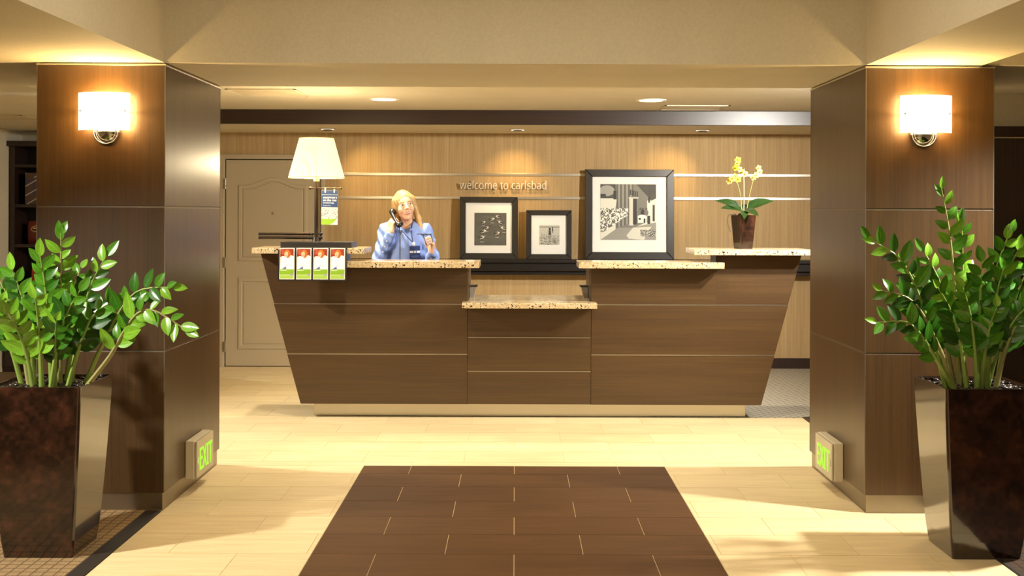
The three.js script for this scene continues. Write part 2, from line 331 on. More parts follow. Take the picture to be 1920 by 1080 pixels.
// ---------------------------------------------------------------- ceiling fixtures
const discGlow = std({ color: 0xffffff, emissive: new THREE.Color(1, .88, .62), emissiveIntensity: 2.2 });
function downlight(x, y, d, r, label, group, dark) {
  const t = thing('recessed_downlight', label, 'ceiling light', [x, y, -d], group);
  const prof = [[r * .8, .004], [r * .84, -.004], [r, -.006], [r * 1.02, 0], [r, .004]].map(a => new THREE.Vector2(...a));
  mesh('trim_ring', new THREE.LatheGeometry(prof, 40), dark ? brushed : std({ color: 0xf3ead6, roughness: .5 }), t);
  mesh('light_lens', new THREE.CylinderGeometry(r * .8, r * .8, .004, 32), discGlow, t, [0, -.003, 0]);
  if (dark) mesh('baffle', new THREE.CylinderGeometry(r * .5, r * .62, .012, 28, 1), std({ color: 0x2a2018, roughness: .6 }), t, [0, -.008, 0]);
}
downlight(-1.05, 2.418, 9.1, .12, 'large round recessed ceiling light nearer the beige panel door', 'ceiling lights above the desk');
downlight(1.08, 2.418, 9.1, .12, 'large round recessed ceiling light nearer the orchid', 'ceiling lights above the desk');
for (const x of [-1.05, 1.08]) downlight(x, 2.418, 7.45, .12, 'unseen round ceiling light behind the cross beam lighting the floor', 'unseen ceiling lights behind the beam');  // out of view behind the beam, light the floor in front of the desk
downlight(-1.75, 2.29, 10.62, .075, 'small soffit spotlight above the pleated lamp', 'soffit spotlights', true);
downlight(0.02, 2.29, 10.62, .075, 'small soffit spotlight above the welcome lettering', 'soffit spotlights', true);
downlight(1.74, 2.29, 10.62, .075, 'small soffit spotlight above the orchid', 'soffit spotlights', true);
unseenSideLamps.forEach(([x, y, d], i) => downlight(x, y + (y > 2.3 ? .035 : .023), d, .09, 'unseen white lamp in the side ceiling ' + ['beyond the column with the left arrow sign', 'beyond the column with the right arrow sign', 'above the brown carpet', 'above the dark carpet', 'between the column and the grey carpet'][i], 'unseen side ceiling lamps'));  // bodies of the out-of-view lamps that light floor, plants and back wall
for (const [d, h] of [[3.2, 3.6], [-1.2, 2.4]]) { const t = thing('unseen_light_panel', h > 3 ? 'long unseen luminous panel in the lobby coffer' : 'square unseen luminous panel in the lobby coffer', 'ceiling light', [0, 2.87, -d]);  // panels out of view, placed to light the beam front and lobby floor
  mesh('light_diffuser', new THREE.BoxGeometry(2.4, .012, h), std({ color: 0xffffff, emissive: WARM, emissiveIntensity: .8 }), t, [0, .012, 0]); mesh('frame', merge([bx(-1.24, -1.2, 0, .03, -h / 2, h / 2), bx(1.2, 1.24, 0, .03, -h / 2, h / 2), bx(-1.24, 1.24, 0, .03, h / 2, h / 2 + .04), bx(-1.24, 1.24, 0, .03, -h / 2 - .04, -h / 2)]), brushed, t); }
function vent(x, d, w, h, y, label) {
  const v = thing('ceiling_vent', label, 'vent', [x, y, -d]); const m = std({ color: 0xd9ccb0, roughness: .6 });
  mesh('frame', merge([bx(-w / 2, w / 2, -.006, 0, -h / 2, -h / 2 + .02), bx(-w / 2, w / 2, -.006, 0, h / 2 - .02, h / 2), bx(-w / 2, -w / 2 + .02, -.006, 0, -h / 2, h / 2), bx(w / 2 - .02, w / 2, -.006, 0, -h / 2, h / 2)]), m, v);
  const n = Math.round(h / .05); for (let i = 0; i < n; i++) { const dd = -h / 2 + .03 + i * (h - .06) / (n - 1); mesh('slat', bx(-w / 2 + .02, w / 2 - .02, -.004, -.001, dd - .018, dd + .014), m, v); }
}
vent(-1.87, 8.6, .52, .5, 2.418, 'square ceiling vent near the beige door');
vent(1.52, 9.72, .55, .4, 2.418, 'ceiling vent near the orchid');
vent(-4.2, 9.35, .5, .45, 2.285, 'ceiling vent above the dark shelf unit');

// ---------------------------------------------------------------- reception desk
const desk = thing('reception_desk', 'long dark wood reception desk with flared ends and metal inlay lines', 'desk', [0, 0, 0]);
const lx = y => -1.575 - (y - .103) * (.298 / 1.11), rx = y => 1.815 + (y - .103) * (.294 / 1.11);
function quad(x0b, x1b, x0t, x1t, y0, y1, d0, d1) {
  const s = new THREE.Shape([[x0b, y0], [x1b, y0], [x1t, y1], [x0t, y1]].map(a => new THREE.Vector2(...a)));
  const g = new THREE.ExtrudeGeometry(s, { depth: d1 - d0 - .002, bevelEnabled: true, bevelThickness: .001, bevelSize: .001, bevelSegments: 1 }); g.translate(0, 0, -d1 + .001); return boxUV(g, true);
}
const XA = -.349, XB = .562, UL = -1.245, UR = 1.48;            // joints of the low section, inner sides of the raised ends
const lines = [.103, .472, .841];
for (let r = 0; r < 2; r++) {
  mesh('front_panel', quad(lx(lines[r]), XA - .002, lx(lines[r + 1]), XA - .002, lines[r] + .004, lines[r + 1] - .004, 8.40, 8.418), woodMat, desk);
  mesh('front_panel', quad(XB + .002, rx(lines[r]), XB + .002, rx(lines[r + 1]), lines[r] + .004, lines[r + 1] - .004, 8.40, 8.418), woodMat, desk);
}
mesh('front_panel', quad(lx(.841), UL, lx(1.212), UL, .845, 1.212, 8.40, 8.418), woodMat, desk);
mesh('front_panel', quad(UL + .001, XA - .002, UL + .001, XA - .002, .845, 1.113, 8.40, 8.418), woodMat, desk);
mesh('front_panel', quad(UR, rx(.841), UR, rx(1.212), .845, 1.212, 8.40, 8.418), woodMat, desk);
mesh('front_panel', quad(XB + .002, UR - .001, XB + .002, UR - .001, .845, 1.113, 8.40, 8.418), woodMat, desk);
for (const [y0, y1] of [[.107, .343], [.351, .593], [.601, .822]]) mesh('front_panel', quad(XA + .002, XB - .002, XA + .002, XB - .002, y0, y1, 8.402, 8.418), woodMat, desk);
for (const y of [.472, .841]) { mesh('metal_inlay', bx(lx(y), XA - .002, y - .0035, y + .0035, 8.398, 8.417), brushed, desk); mesh('metal_inlay', bx(XB + .002, rx(y), y - .0035, y + .0035, 8.398, 8.417), brushed, desk); }
for (const y of [.347, .597]) mesh('metal_inlay', bx(XA + .002, XB - .002, y - .003, y + .003, 8.400, 8.417), brushed, desk);
const carc = blackWood;
mesh('carcass', merge([quad(lx(.103) + .004, XA, lx(1.113) + .004, XA, .103, 1.113, 8.419, 8.62), quad(XB, rx(.103) - .004, XB, rx(1.113) - .004, .103, 1.113, 8.419, 8.62), bx(XA, XB, .103, .82, 8.419, 9.0)]), carc, desk);
mesh('raised_end', quad(lx(1.113) + .004, UL - .001, lx(1.212) + .004, UL - .001, 1.113, 1.212, 8.419, 8.64), woodMat, desk);
mesh('raised_end', quad(UR + .001, rx(1.113) - .004, UR + .001, rx(1.212) - .004, 1.113, 1.212, 8.419, 8.64), woodMat, desk);
mesh('inner_cheek', bx(XA - .02, XA - .001, .86, 1.113, 8.42, 9.05, .002), woodMat, desk); mesh('inner_cheek', bx(XB + .001, XB + .02, .86, 1.113, 8.42, 9.05, .002), woodMat, desk);
mesh('toe_kick', bx(-1.495, 1.72, 0, .103, 8.50, 8.6, .002), brushed, desk);
mesh('work_surface', bx(-1.7, XA - .021, .73, .76, 8.62, 9.02), blackWood, desk); mesh('work_surface', bx(XB + .021, 1.9, .73, .76, 8.62, 9.02), blackWood, desk);
for (const x of [-1.44, 1.66, XA - .04, XB + .04]) mesh('gable', bx(x - .015, x + .015, 0, .73, 8.62, 8.98), blackWood, desk);
function slab(poly, y0, y1, label) {
  const s = new THREE.Shape(poly.map(([x, d]) => new THREE.Vector2(x, d)));
  const g = new THREE.ExtrudeGeometry(s, { depth: y1 - y0 - .006, bevelEnabled: true, bevelThickness: .003, bevelSize: .003, bevelSegments: 2 });
  g.rotateX(-Math.PI / 2); g.translate(0, y0 + .003, 0);
  return tag(mesh('granite_countertop', boxUV(g), granite, scene), label, 'countertop');
}
const rect = (x0, x1, d0, d1) => [[x0, d0], [x1, d0], [x1, d1], [x0, d1]];
slab([[-1.236, 8.28], [-.263, 8.28], [-.263, 8.63], [-1.236, 8.63]], 1.114, 1.160, 'speckled granite counter slab in front of the woman');
slab([[.468, 8.28], [1.517, 8.28], [1.517, 8.395], [1.476, 8.395], [1.476, 8.63], [.468, 8.63]], 1.114, 1.160, 'speckled granite counter slab below the large framed street photo');
slab(rect(-1.908, -1.099, 8.28, 8.70), 1.213, 1.255, 'raised granite end slab under the lamp and brochure rack');
slab(rect(1.305, 2.158, 8.28, 8.70), 1.213, 1.255, 'raised granite end slab under the orchid');
slab(rect(-.379, .592, 8.25, 8.39).concat([]), .823, .864, 'low granite counter edge slab in the desk centre').visible = true;
mesh('low_counter_top', bx(XA + .002, XB - .002, .823, .864, 8.393, 9.05, .002), granite, desk);
// small stands at both ends of the low counter
function stand(x, side, label) {
  const t = thing('card_stand', label, 'stand', [x, .864, -8.86]);
  const s = new THREE.Shape([[0, 0], [.03, 0], [.05, .085], [0, .085]].map(a => new THREE.Vector2(a[0] * side, a[1])));
  const g = new THREE.ExtrudeGeometry(s, { depth: .12, bevelEnabled: false }); mesh('body', g, std({ color: 0x8d8478, roughness: .4 }), t);
  mesh('top_cap', bx(side > 0 ? 0 : -.058, side > 0 ? .058 : 0, .085, .094, -.125, .004, .002), std({ color: 0x1d1a18, roughness: .4 }), t);
}
stand(XA + .004, 1, 'small grey stand on the low counter nearer the woman');
stand(XB - .004, -1, 'small grey stand on the low counter nearer the orchid');

// ledge with framed pictures behind the desk
const ledge = thing('wall_ledge', 'long black wall ledge carrying the framed pictures', 'shelf', [0, 0, 0]);
mesh('top_board', bx(-1.86, 2.95, 1.035, 1.066, 10.93, 11.15, .003), blackWood, ledge);
mesh('front_moulding', bx(-1.86, 2.95, .955, 1.034, 10.96, 11.14, .006), blackWood, ledge);
mesh('lower_rail', bx(-1.86, 2.95, .915, .954, 11.0, 11.14, .006), blackWood, ledge);
// ---------------------------------------------------------------- lettering on the wall
{
  const sign = thing('wall_lettering', 'small metal lettering welcome to carlsbad on the wallcovering', 'sign', [-.12, 1.745, -11.118]);
  const ls = textParts('welcome to carlsbad', font, .079, .012, std({ color: 0xe6e0d2, metalness: .25, roughness: .3 }), sign, 'letter');
  let a = 1e9, b = -1e9; for (const l of ls) { l.geometry.computeBoundingBox(); a = Math.min(a, l.position.x); b = Math.max(b, l.position.x + l.geometry.boundingBox.max.x); }
  const k = .845 / (b - a); for (const l of ls) { l.position.x = (l.position.x - (a + b) / 2) * k; l.scale.x = k; l.geometry.computeBoundingBox(); }
  for (const l of ls) { const bb = l.geometry.boundingBox, cx = l.position.x + (bb.min.x + bb.max.x) / 2 * k; l.position.z = 0; mesh('standoff', bar([cx, .012, -.031], [cx, .012, .004], .003), brushedDark, sign); }
}
// ---------------------------------------------------------------- framed pictures
function canvasTex(w, h, draw) {
  const c = document.createElement('canvas'); c.width = w; c.height = h; const x = c.getContext('2d'); draw(x, w, h);
  const t = new THREE.CanvasTexture(c); t.colorSpace = THREE.SRGBColorSpace; t.magFilter = THREE.LinearFilter; return t;
}
const grey = v => `rgb(${v},${v},${Math.round(v * .95)})`;
function ell(x, cx, cy, rx, ry, rot, fill) { x.fillStyle = fill; x.beginPath(); x.ellipse(cx, cy, rx, ry, rot, 0, 7); x.fill(); }
const birdsPrint = canvasTex(256, 256, (x, w, h) => {
  x.fillStyle = grey(92); x.fillRect(0, 0, w, h);
  for (let i = 0; i < 420; i++) { x.fillStyle = grey(60 + rnd() * 70); x.globalAlpha = .5; x.fillRect(rnd() * w, rnd() * h, 20 + rnd() * 60, 1 + rnd() * 2.5); } x.globalAlpha = 1;
  for (const [bx0, by, s, f] of [[70, 75, 1, 1], [140, 50, 1.1, 1], [190, 30, 1.1, -1], [210, 75, 1.1, -1], [95, 118, 1.1, 1], [70, 145, 1.35, 1], [235, 120, 1.3, -1], [180, 160, 1.25, 1], [58, 195, 1.3, 1]]) {
    ell(x, bx0 + 3, by + 26 * s, 14 * s, 3 * s, 0, grey(170));
    x.strokeStyle = grey(25); x.lineWidth = 2; x.beginPath(); x.moveTo(bx0, by); x.lineTo(bx0, by + 20 * s); x.moveTo(bx0 + 5, by); x.lineTo(bx0 + 5, by + 20 * s); x.stroke();
    ell(x, bx0, by, 16 * s, 8 * s, -.25 * f, grey(232)); ell(x, bx0 - 8 * f * s, by + 1, 16 * s, 5 * s, -.2 * f, grey(55)); ell(x, bx0 + 13 * f * s, by - 8 * s, 7 * s, 6 * s, 0, grey(240));
    x.fillStyle = grey(20); x.fillRect(bx0 + (f > 0 ? 18 * s : -30 * s), by - 8 * s, 12 * s, 2.5); ell(x, bx0 + 14 * f * s, by - 11 * s, 5 * s, 3 * s, 0, grey(40));
  }
});
const beachPrint = canvasTex(256, 256, (x, w, h) => {
  x.fillStyle = grey(205); x.fillRect(0, 0, w, h); x.fillStyle = grey(90); x.fillRect(0, 20, w, 10);
  for (let i = 0; i < 900; i++) { const y = 34 + rnd() * 222; x.globalAlpha = .6; ell(x, rnd() * w, y, 3 + rnd() * 12 * y / 256, 1 + rnd() * 4 * y / 256, rnd(), grey(y > 120 ? 20 + rnd() * 190 : 140 + rnd() * 70)); } x.globalAlpha = 1;
  for (const [px, py, s] of [[132, 110, 1.5], [168, 70, .8]]) { ell(x, px, py - 40 * s, 9 * s, 11 * s, 0, grey(25)); x.fillStyle = grey(70); x.fillRect(px - 10 * s, py - 28 * s, 20 * s, 24 * s); x.fillStyle = grey(15); x.fillRect(px - 10 * s, py - 6 * s, 20 * s, 16 * s); x.fillStyle = grey(110); x.fillRect(px - 8 * s, py + 10 * s, 6 * s, 36 * s); x.fillRect(px + 3 * s, py + 10 * s, 6 * s, 36 * s); }
});
const streetPrint = canvasTex(512, 512, (x, w, h) => {
  x.fillStyle = grey(225); x.fillRect(0, 0, w, h);
  x.fillStyle = grey(120); x.beginPath(); x.moveTo(140, 0); x.lineTo(330, 0); x.lineTo(470, 150); x.lineTo(470, 330); x.lineTo(260, 420); x.lineTo(140, 420); x.fill();
  x.fillStyle = grey(60); x.beginPath(); x.moveTo(330, 0); x.lineTo(512, 0); x.lineTo(512, 130); x.lineTo(470, 150); x.fill();
  for (let i = 0; i < 9; i++) { x.fillStyle = grey(i % 2 ? 165 : 75); x.fillRect(150 + i * 18, 0, 8, 400 - i * 6); }
  x.fillStyle = grey(215); x.fillRect(265, 130, 40, 250); x.fillStyle = grey(40); x.fillRect(300, 130, 34, 240); x.fillStyle = grey(205); x.fillRect(260, 120, 90, 12);
  for (let i = 0; i < 5; i++) { x.fillStyle = grey(50); x.fillRect(270 + i * 16, 50 + i * 4, 11, 50); } 
  x.fillStyle = grey(235); x.fillRect(430, 150, 45, 190); x.fillStyle = grey(45); x.fillRect(480, 190, 20, 150); x.fillStyle = grey(20); x.fillRect(440, 120, 16, 50);
  x.fillStyle = grey(150); x.beginPath(); x.moveTo(0, 512); x.lineTo(160, 400); x.lineTo(280, 400); x.lineTo(512, 350); x.lineTo(512, 512); x.fill();
  x.fillStyle = grey(215); x.beginPath(); x.moveTo(240, 470); x.lineTo(300, 400); x.lineTo(470, 390); x.lineTo(400, 512); x.lineTo(260, 500); x.fill();
  x.fillStyle = grey(70); x.fillRect(0, 0, 140, 130); ell(x, 60, 60, 70, 50, 0, grey(165)); x.fillStyle = grey(45); x.fillRect(120, 60, 26, 90); x.fillRect(0, 90, 50, 26);
  for (const [px, py] of [[10, 130], [60, 150], [110, 140]]) { x.fillStyle = grey(225); x.beginPath(); x.moveTo(px, py); x.lineTo(px + 40, py); x.lineTo(px + 32, py + 70); x.lineTo(px + 8, py + 70); x.fill(); }
  for (let i = 0; i < 1500; i++) { const u = rnd(), px = u * 250, py = 225 + rnd() * 230 * (1 - u * .75); ell(x, px, py, 3 + rnd() * 6, 3 + rnd() * 5, rnd() * 3, grey(rnd() < .5 ? 250 : 30 + rnd() * 130)); }
  for (let i = 0; i < 500; i++) { const px = 370 + rnd() * 142, py = 420 + rnd() * 60; ell(x, px, py, 5, 3, rnd() * 3, grey(40 + rnd() * 190)); }
  for (const px of [368, 390, 422]) { ell(x, px, 225 + (px % 7), 10, 13, 0, grey(70)); ell(x, px, 262, 20, 28, 0, grey(px === 390 ? 35 : 110)); }
  ell(x, 385, 300, 42, 20, 0, grey(248)); x.fillStyle = grey(245); x.fillRect(345, 300, 80, 55); x.fillStyle = grey(35); x.fillRect(352, 310, 20, 18); x.fillRect(398, 315, 16, 40); x.fillRect(432, 290, 26, 75);
});
const frameBlack = phys({ color: 0x26211d, roughness: .35, clearcoat: .3, clearcoatRoughness: .2 });
function picture(x0, x1, y0, y1, fw, img, print, label, mat, lean = .035) {
  const w = x1 - x0, h = y1 - y0, t = thing('framed_picture', label, 'picture', [(x0 + x1) / 2, y0, -11.055]); t.rotation.x = -lean;
  for (const [a, b] of [[0, 0], [1, 0], [2, 0], [3, 0]]) {        // four mitred rails
    const L = a % 2 ? h : w, s = new THREE.Shape([[-L / 2, 0], [L / 2, 0], [L / 2 - fw, fw], [-L / 2 + fw, fw]].map(p => new THREE.Vector2(...p)));
    const g = new THREE.ExtrudeGeometry(s, { depth: .016, bevelEnabled: true, bevelThickness: .012, bevelSize: .006, bevelOffset: -.006, bevelSegments: 3 });
    g.rotateZ(a * Math.PI / 2); g.translate(a === 1 ? w / 2 : a === 3 ? -w / 2 : 0, a === 0 ? 0 : a === 2 ? h : h / 2, 0); mesh('frame_rail', g, mat || frameBlack, t);
  }
  mesh('backing', bx(-w / 2 + .01, w / 2 - .01, .01, h - .01, .002, .012), blackWood, t);
  mesh('mat_board', bx(-w / 2 + fw * .9, w / 2 - fw * .9, fw * .9, h - fw * .9, -.006, .001), std({ color: 0xf6f5f1, roughness: .8 }), t);
  const [cx, cy, pw, ph] = img; mesh('print', new THREE.PlaneGeometry(pw, ph), std({ map: print, roughness: .5 }), t, [cx, cy, .0085]);
  mesh('glazing', bx(-w / 2 + fw * .9, w / 2 - fw * .9, fw * .9, h - fw * .9, -.0115, -.0095), phys({ color: 0xffffff, transmission: 1, roughness: .02, thickness: 0, ior: 1.3 }), t);
}
picture(-.536, .027, 1.066, 1.668, .058, [.015, .29, .31, .315], birdsPrint, 'framed black and white photo of shorebirds with wide white mat', phys({ color: 0x3a3733, roughness: .3, metalness: .35, clearcoat: .3 }));
picture(.108, .547, 1.066, 1.541, .05, [.005, .235, .195, .19], beachPrint, 'smallest framed photo showing children on a beach');
picture(.677, 1.539, 1.066, 1.939, .072, [-.012, .46, .54, .54], streetPrint, 'large square framed photo of a flower-lined street cafe');

// ---------------------------------------------------------------- table lamp with sign and newspaper rods
const bronze = std({ color: 0x3a3029, metalness: .6, roughness: .4 });
{
  const l = thing('table_lamp', 'tall bronze lamp with pleated cream shade on the raised counter end', 'lamp', [-1.482, 1.255, -8.5]);
  mesh('base', bx(-.235, .285, 0, .042, -.155, .155, .003), std({ color: 0x2d2723, roughness: .45 }), l);
  mesh('pole', bar([0, .04, 0], [0, .52, 0], .0145, 16), bronze, l);
  mesh('collar', new THREE.CylinderGeometry(.024, .03, .03, 20), bronze, l, [0, .057, 0]);
  mesh('socket', new THREE.CylinderGeometry(.021, .024, .06, 20), std({ color: 0xb49a6a, metalness: .8, roughness: .35 }), l, [0, .52, 0]);
  const n = 120, rows = 5, pos = [], idx = [];
  for (let j = 0; j <= rows; j++) for (let i = 0; i < n; i++) { const t = j / rows, r = (.205 + (.124 - .205) * t) + (i % 2 ? .0032 : -.0032), a = i / n * Math.PI * 2; pos.push(r * Math.cos(a), .515 + .297 * t, r * Math.sin(a)); }
  for (let j = 0; j < rows; j++) for (let i = 0; i < n; i++) { const a = j * n + i, b = j * n + (i + 1) % n; idx.push(a, a + n, b, b, a + n, b + n); }
  const g = new THREE.BufferGeometry(); g.setAttribute('position', new THREE.Float32BufferAttribute(pos, 3)); g.setIndex(idx); const gg = g.toNonIndexed(); gg.computeVertexNormals();
  const cream = std({ color: 0xf3e6c0, roughness: .8, side: THREE.DoubleSide, emissive: new THREE.Color(1, .84, .5), emissiveIntensity: .85 });
  const sh = mesh('lamp_shade', gg, cream, l);
  for (const [r, y] of [[.206, .517], [.125, .81]]) mesh('rim', new THREE.TorusGeometry(r, .003, 6, 60).rotateX(Math.PI / 2), std({ color: 0xe9d7a4, roughness: .8 }), sh, [0, y, 0]);
  mesh('light_bulb', new THREE.SphereGeometry(.03, 16, 12), std({ color: 0xffffff, emissive: new THREE.Color(1, .8, .5), emissiveIntensity: 5 }), l, [0, .62, 0]);
  const pl = new THREE.PointLight(new THREE.Color(1, .8, .5), LIGHT.lamp, 0, 2); pl.position.set(0, .62, 0); pl.castShadow = true; pl.shadow.radius = 1.5; l.add(pl);
  const rod = mesh('sign_rod', bar([-.04, .44, .0], [.19, .437, .06], .004), bronze, l);
  mesh('finial', new THREE.SphereGeometry(.012, 12, 10), bronze, rod, [-.045, .44, -.002]); mesh('finial', new THREE.SphereGeometry(.008, 12, 10), bronze, rod, [.193, .437, .061]);
  for (const y of [.098, .07]) {
    const r = mesh('newspaper_rod', merge([bar([-.05, y, 0], [-.425, y - .001, .02], .011, 12)]), bronze, l);
    for (const x of [-.05, -.03, .035]) mesh('knob', new THREE.SphereGeometry(.013, 12, 10), bronze, r, [x, y, 0]);
    mesh('spindle', bar([-.05, y, 0], [.035, y, 0], .006), bronze, r);
  }
  const b = thing('hanging_sign', 'small navy and green breakfast sign hanging from the lamp rod', 'sign', [-1.375, 1.69, -8.462]); b.rotation.y = -.18; b.rotation.z = -.012;
  const face = canvasTex(256, 512, (x, w, h) => {
    x.fillStyle = '#2f4a80'; x.fillRect(0, 0, w, 250); x.fillStyle = '#e8ecf2'; x.fillRect(0, 62, w, 6);
    x.fillStyle = '#d9d9d4'; x.fillRect(0, 250, w, 180); for (let i = 0; i < 26; i++) { const px = rnd() * w, py = 265 + rnd() * 150; ell(x, px + 5, py + 8, 34, 28, 0, '#77756e'); ell(x, px, py, 34, 29, 0, '#e9e7e0'); ell(x, px - 5, py - 4, 9, 6, 0, '#9c998f'); }
    const gr = '#9fcb3b'; x.fillStyle = gr; x.fillRect(0, 425, w, 87); x.fillStyle = '#f3f4ee'; x.beginPath(); x.moveTo(w, 395); x.quadraticCurveTo(200, 500, 120, 512); x.lineTo(w, 512); x.fill();
    x.fillStyle = '#ffffff'; x.font = 'bold 38px sans-serif'; x.fillText("HAMPTON'S", 24, 122); x.font = 'bold 42px sans-serif'; x.fillText('on the run', 24, 162); x.font = 'bold 24px sans-serif'; x.fillText('breakfast bags', 26, 194); x.font = '18px sans-serif'; x.fillText('Monday-Friday', 26, 232);
  });
  mesh('panel', bx(-.064, .064, -.268, -.012, -.001, .001), std({ color: 0xe9e9e4, roughness: .5 }), b); mesh('printed_face', new THREE.PlaneGeometry(.126, .254), std({ map: face, roughness: .45 }), b, [0, -.14, .0018]);
  for (const x of [-.035, .035]) mesh('clip', bx(x - .005, x + .005, -.03, .008, -.004, .004, .002), std({ color: 0xf2f0ea, roughness: .4 }), b);
}
// ---------------------------------------------------------------- brochure rack and brochures
{
  const r = thing('brochure_rack', 'dark four-pocket brochure rack hung on the counter front', 'rack', [-1.462, 1.02, -8.278]);
  const m = std({ color: 0x211c19, roughness: .5 });
  mesh('back_plate', bx(-.245, .245, 0, .2405, -.012, -.002, .002), m, r); mesh('bottom', bx(-.245, .245, 0, .008, -.06, -.013, .002), m, r);
  for (let i = 0; i < 5; i++) { const x = -.243 + i * .1215; mesh('divider', bx(x - .003, x + .003, .009, .225, -.06, -.013), m, r); }
  mesh('hook', bx(-.2, .2, .2355, .2405, -.002, .05, .001), m, r);
  const front = canvasTex(256, 512, (x, w, h) => {
    x.fillStyle = '#f7f4ea'; x.fillRect(0, 0, w, h); x.fillStyle = '#a8402c'; x.fillRect(12, 14, w - 28, 150); x.fillStyle = '#c25f45'; x.fillRect(12, 14, 60, 90);
    x.fillStyle = '#fdfdfb'; x.beginPath(); x.moveTo(8, 150); x.quadraticCurveTo(70, 118, 110, 150); x.lineTo(150, 165); x.quadraticCurveTo(180, 90, 245, 140); x.lineTo(245, 350); x.lineTo(8, 350); x.fill();
    ell(x, 128, 90, 54, 62, .25, '#d07a30'); ell(x, 116, 104, 33, 42, .2, '#f2c9a4'); ell(x, 165, 110, 22, 50, .3, '#c86d28'); ell(x, 104, 98, 4, 3, 0, '#553322'); ell(x, 127, 98, 4, 3, 0, '#553322'); ell(x, 112, 126, 10, 4, 0, '#c25a4a');
    x.fillStyle = '#5d6a9a'; x.beginPath(); x.moveTo(40, 345); x.lineTo(110, 300); x.lineTo(118, 345); x.fill(); x.strokeStyle = '#8c97b4'; x.lineWidth = 5; x.beginPath(); x.moveTo(105, 310); x.lineTo(140, 260); x.stroke();
    x.fillStyle = '#8cb82e'; x.fillRect(8, 348, w - 18, 154); x.fillStyle = '#a9cb56'; x.fillRect(8, 440, w - 18, 62); x.fillStyle = '#e4efb4'; x.fillRect(8, 436, 170, 6); x.fillStyle = '#e9f2cc'; x.fillRect(16, 362, 110, 10);
    ell(x, 208, 440, 30, 17, 0, '#f2f2ec'); ell(x, 208, 440, 26, 13, 0, '#4a4f6a'); x.fillStyle = '#f2f2ec'; x.fillRect(190, 437, 36, 6);
  });
  const card = std({ map: front, roughness: .4 }), edge = std({ color: 0xf4f1e6, roughness: .6 });
  for (let i = 0; i < 4; i++) {
    const b = thing('brochure', 'tall folded brochure with a red-haired woman in white above a green band', 'brochure', [-1.462 - .182 + i * .1215, 1.031, -8.225], 'brochures in the rack'); b.rotation.x = -.04;
    mesh('sheets', bx(-.054, .054, 0, .226, -.006, .006, .001), edge, b); mesh('cover', new THREE.PlaneGeometry(.108, .226), card, b, [0, .113, .0066]);
  }
}
// ---------------------------------------------------------------- leaves and plants
function leafGeo(L, W, bend, fold, nu = 6) {                    // along +y, face towards +z
  const pos = [], uv = [], idx = [], nv = 4;
  for (let i = 0; i <= nu; i++) { const t = i / nu, w = W * Math.pow(Math.sin(Math.PI * Math.pow(t, .82)), .8) * .5 + (i === 0 ? .0015 : 0);
    for (let j = 0; j <= nv; j++) { const s = j / nv * 2 - 1; pos.push(s * w, L * t - bend * .3 * t * t, fold * Math.abs(s) * w - bend * t * t); uv.push(j / nv, t); } }
  for (let i = 0; i < nu; i++) for (let j = 0; j < nv; j++) { const a = i * (nv + 1) + j, b = a + nv + 1; idx.push(a, a + 1, b, a + 1, b + 1, b); }
  const g = new THREE.BufferGeometry(); g.setAttribute('position', new THREE.Float32BufferAttribute(pos, 3)); g.setAttribute('uv', new THREE.Float32BufferAttribute(uv, 2)); g.setIndex(idx); g.computeVertexNormals(); return g;
}
const leafTex = (a, b) => tex(64, 64, (u, v) => { const mid = Math.abs(u - .5) < .035 ? .6 : 0, vein = Math.abs(Math.sin((v * 9 + Math.abs(u - .5) * 6) * Math.PI)) < .12 ? .2 : 0; return mixc(a, b, Math.min(1, mid + vein + pn(u * 8, v * 8, 8, 8, 5) * .5)); });
const leafMats = [[[.16, .35, .06], [.26, .48, .11]], [[.24, .45, .08], [.39, .60, .15]], [[.40, .60, .13], [.56, .75, .25]], [[.12, .26, .06], [.20, .37, .09]]].map(([a, b]) => phys({ map: leafTex(a, b), roughness: .28, clearcoat: .35, clearcoatRoughness: .15, side: THREE.DoubleSide, transmission: .0 }));
const leafGeos = [leafGeo(.078, .04, .012, .25), leafGeo(.068, .036, .02, .3), leafGeo(.085, .042, -.006, .22), leafGeo(.06, .032, .004, .3)];
const stemMat = std({ color: 0x7d9440, roughness: .45 }), stemBase = std({ color: 0x8e8a52, roughness: .5 });
const planterTex = tex(512, 512, (u, v) => { const n = pn(u * 9, v * 9, 9, 9, 101) * .45 + pn(u * 28, v * 28, 28, 28, 102) * .35 + pn(u * 90, v * 90, 90, 90, 103) * .2; return mixc([.085, .045, .03], [.27, .15, .10], Math.max(0, n * 1.7 - .45)); }, [.6, .6]);
const planterMat = phys({ map: planterTex, roughness: .16, clearcoat: .9, clearcoatRoughness: .06 });
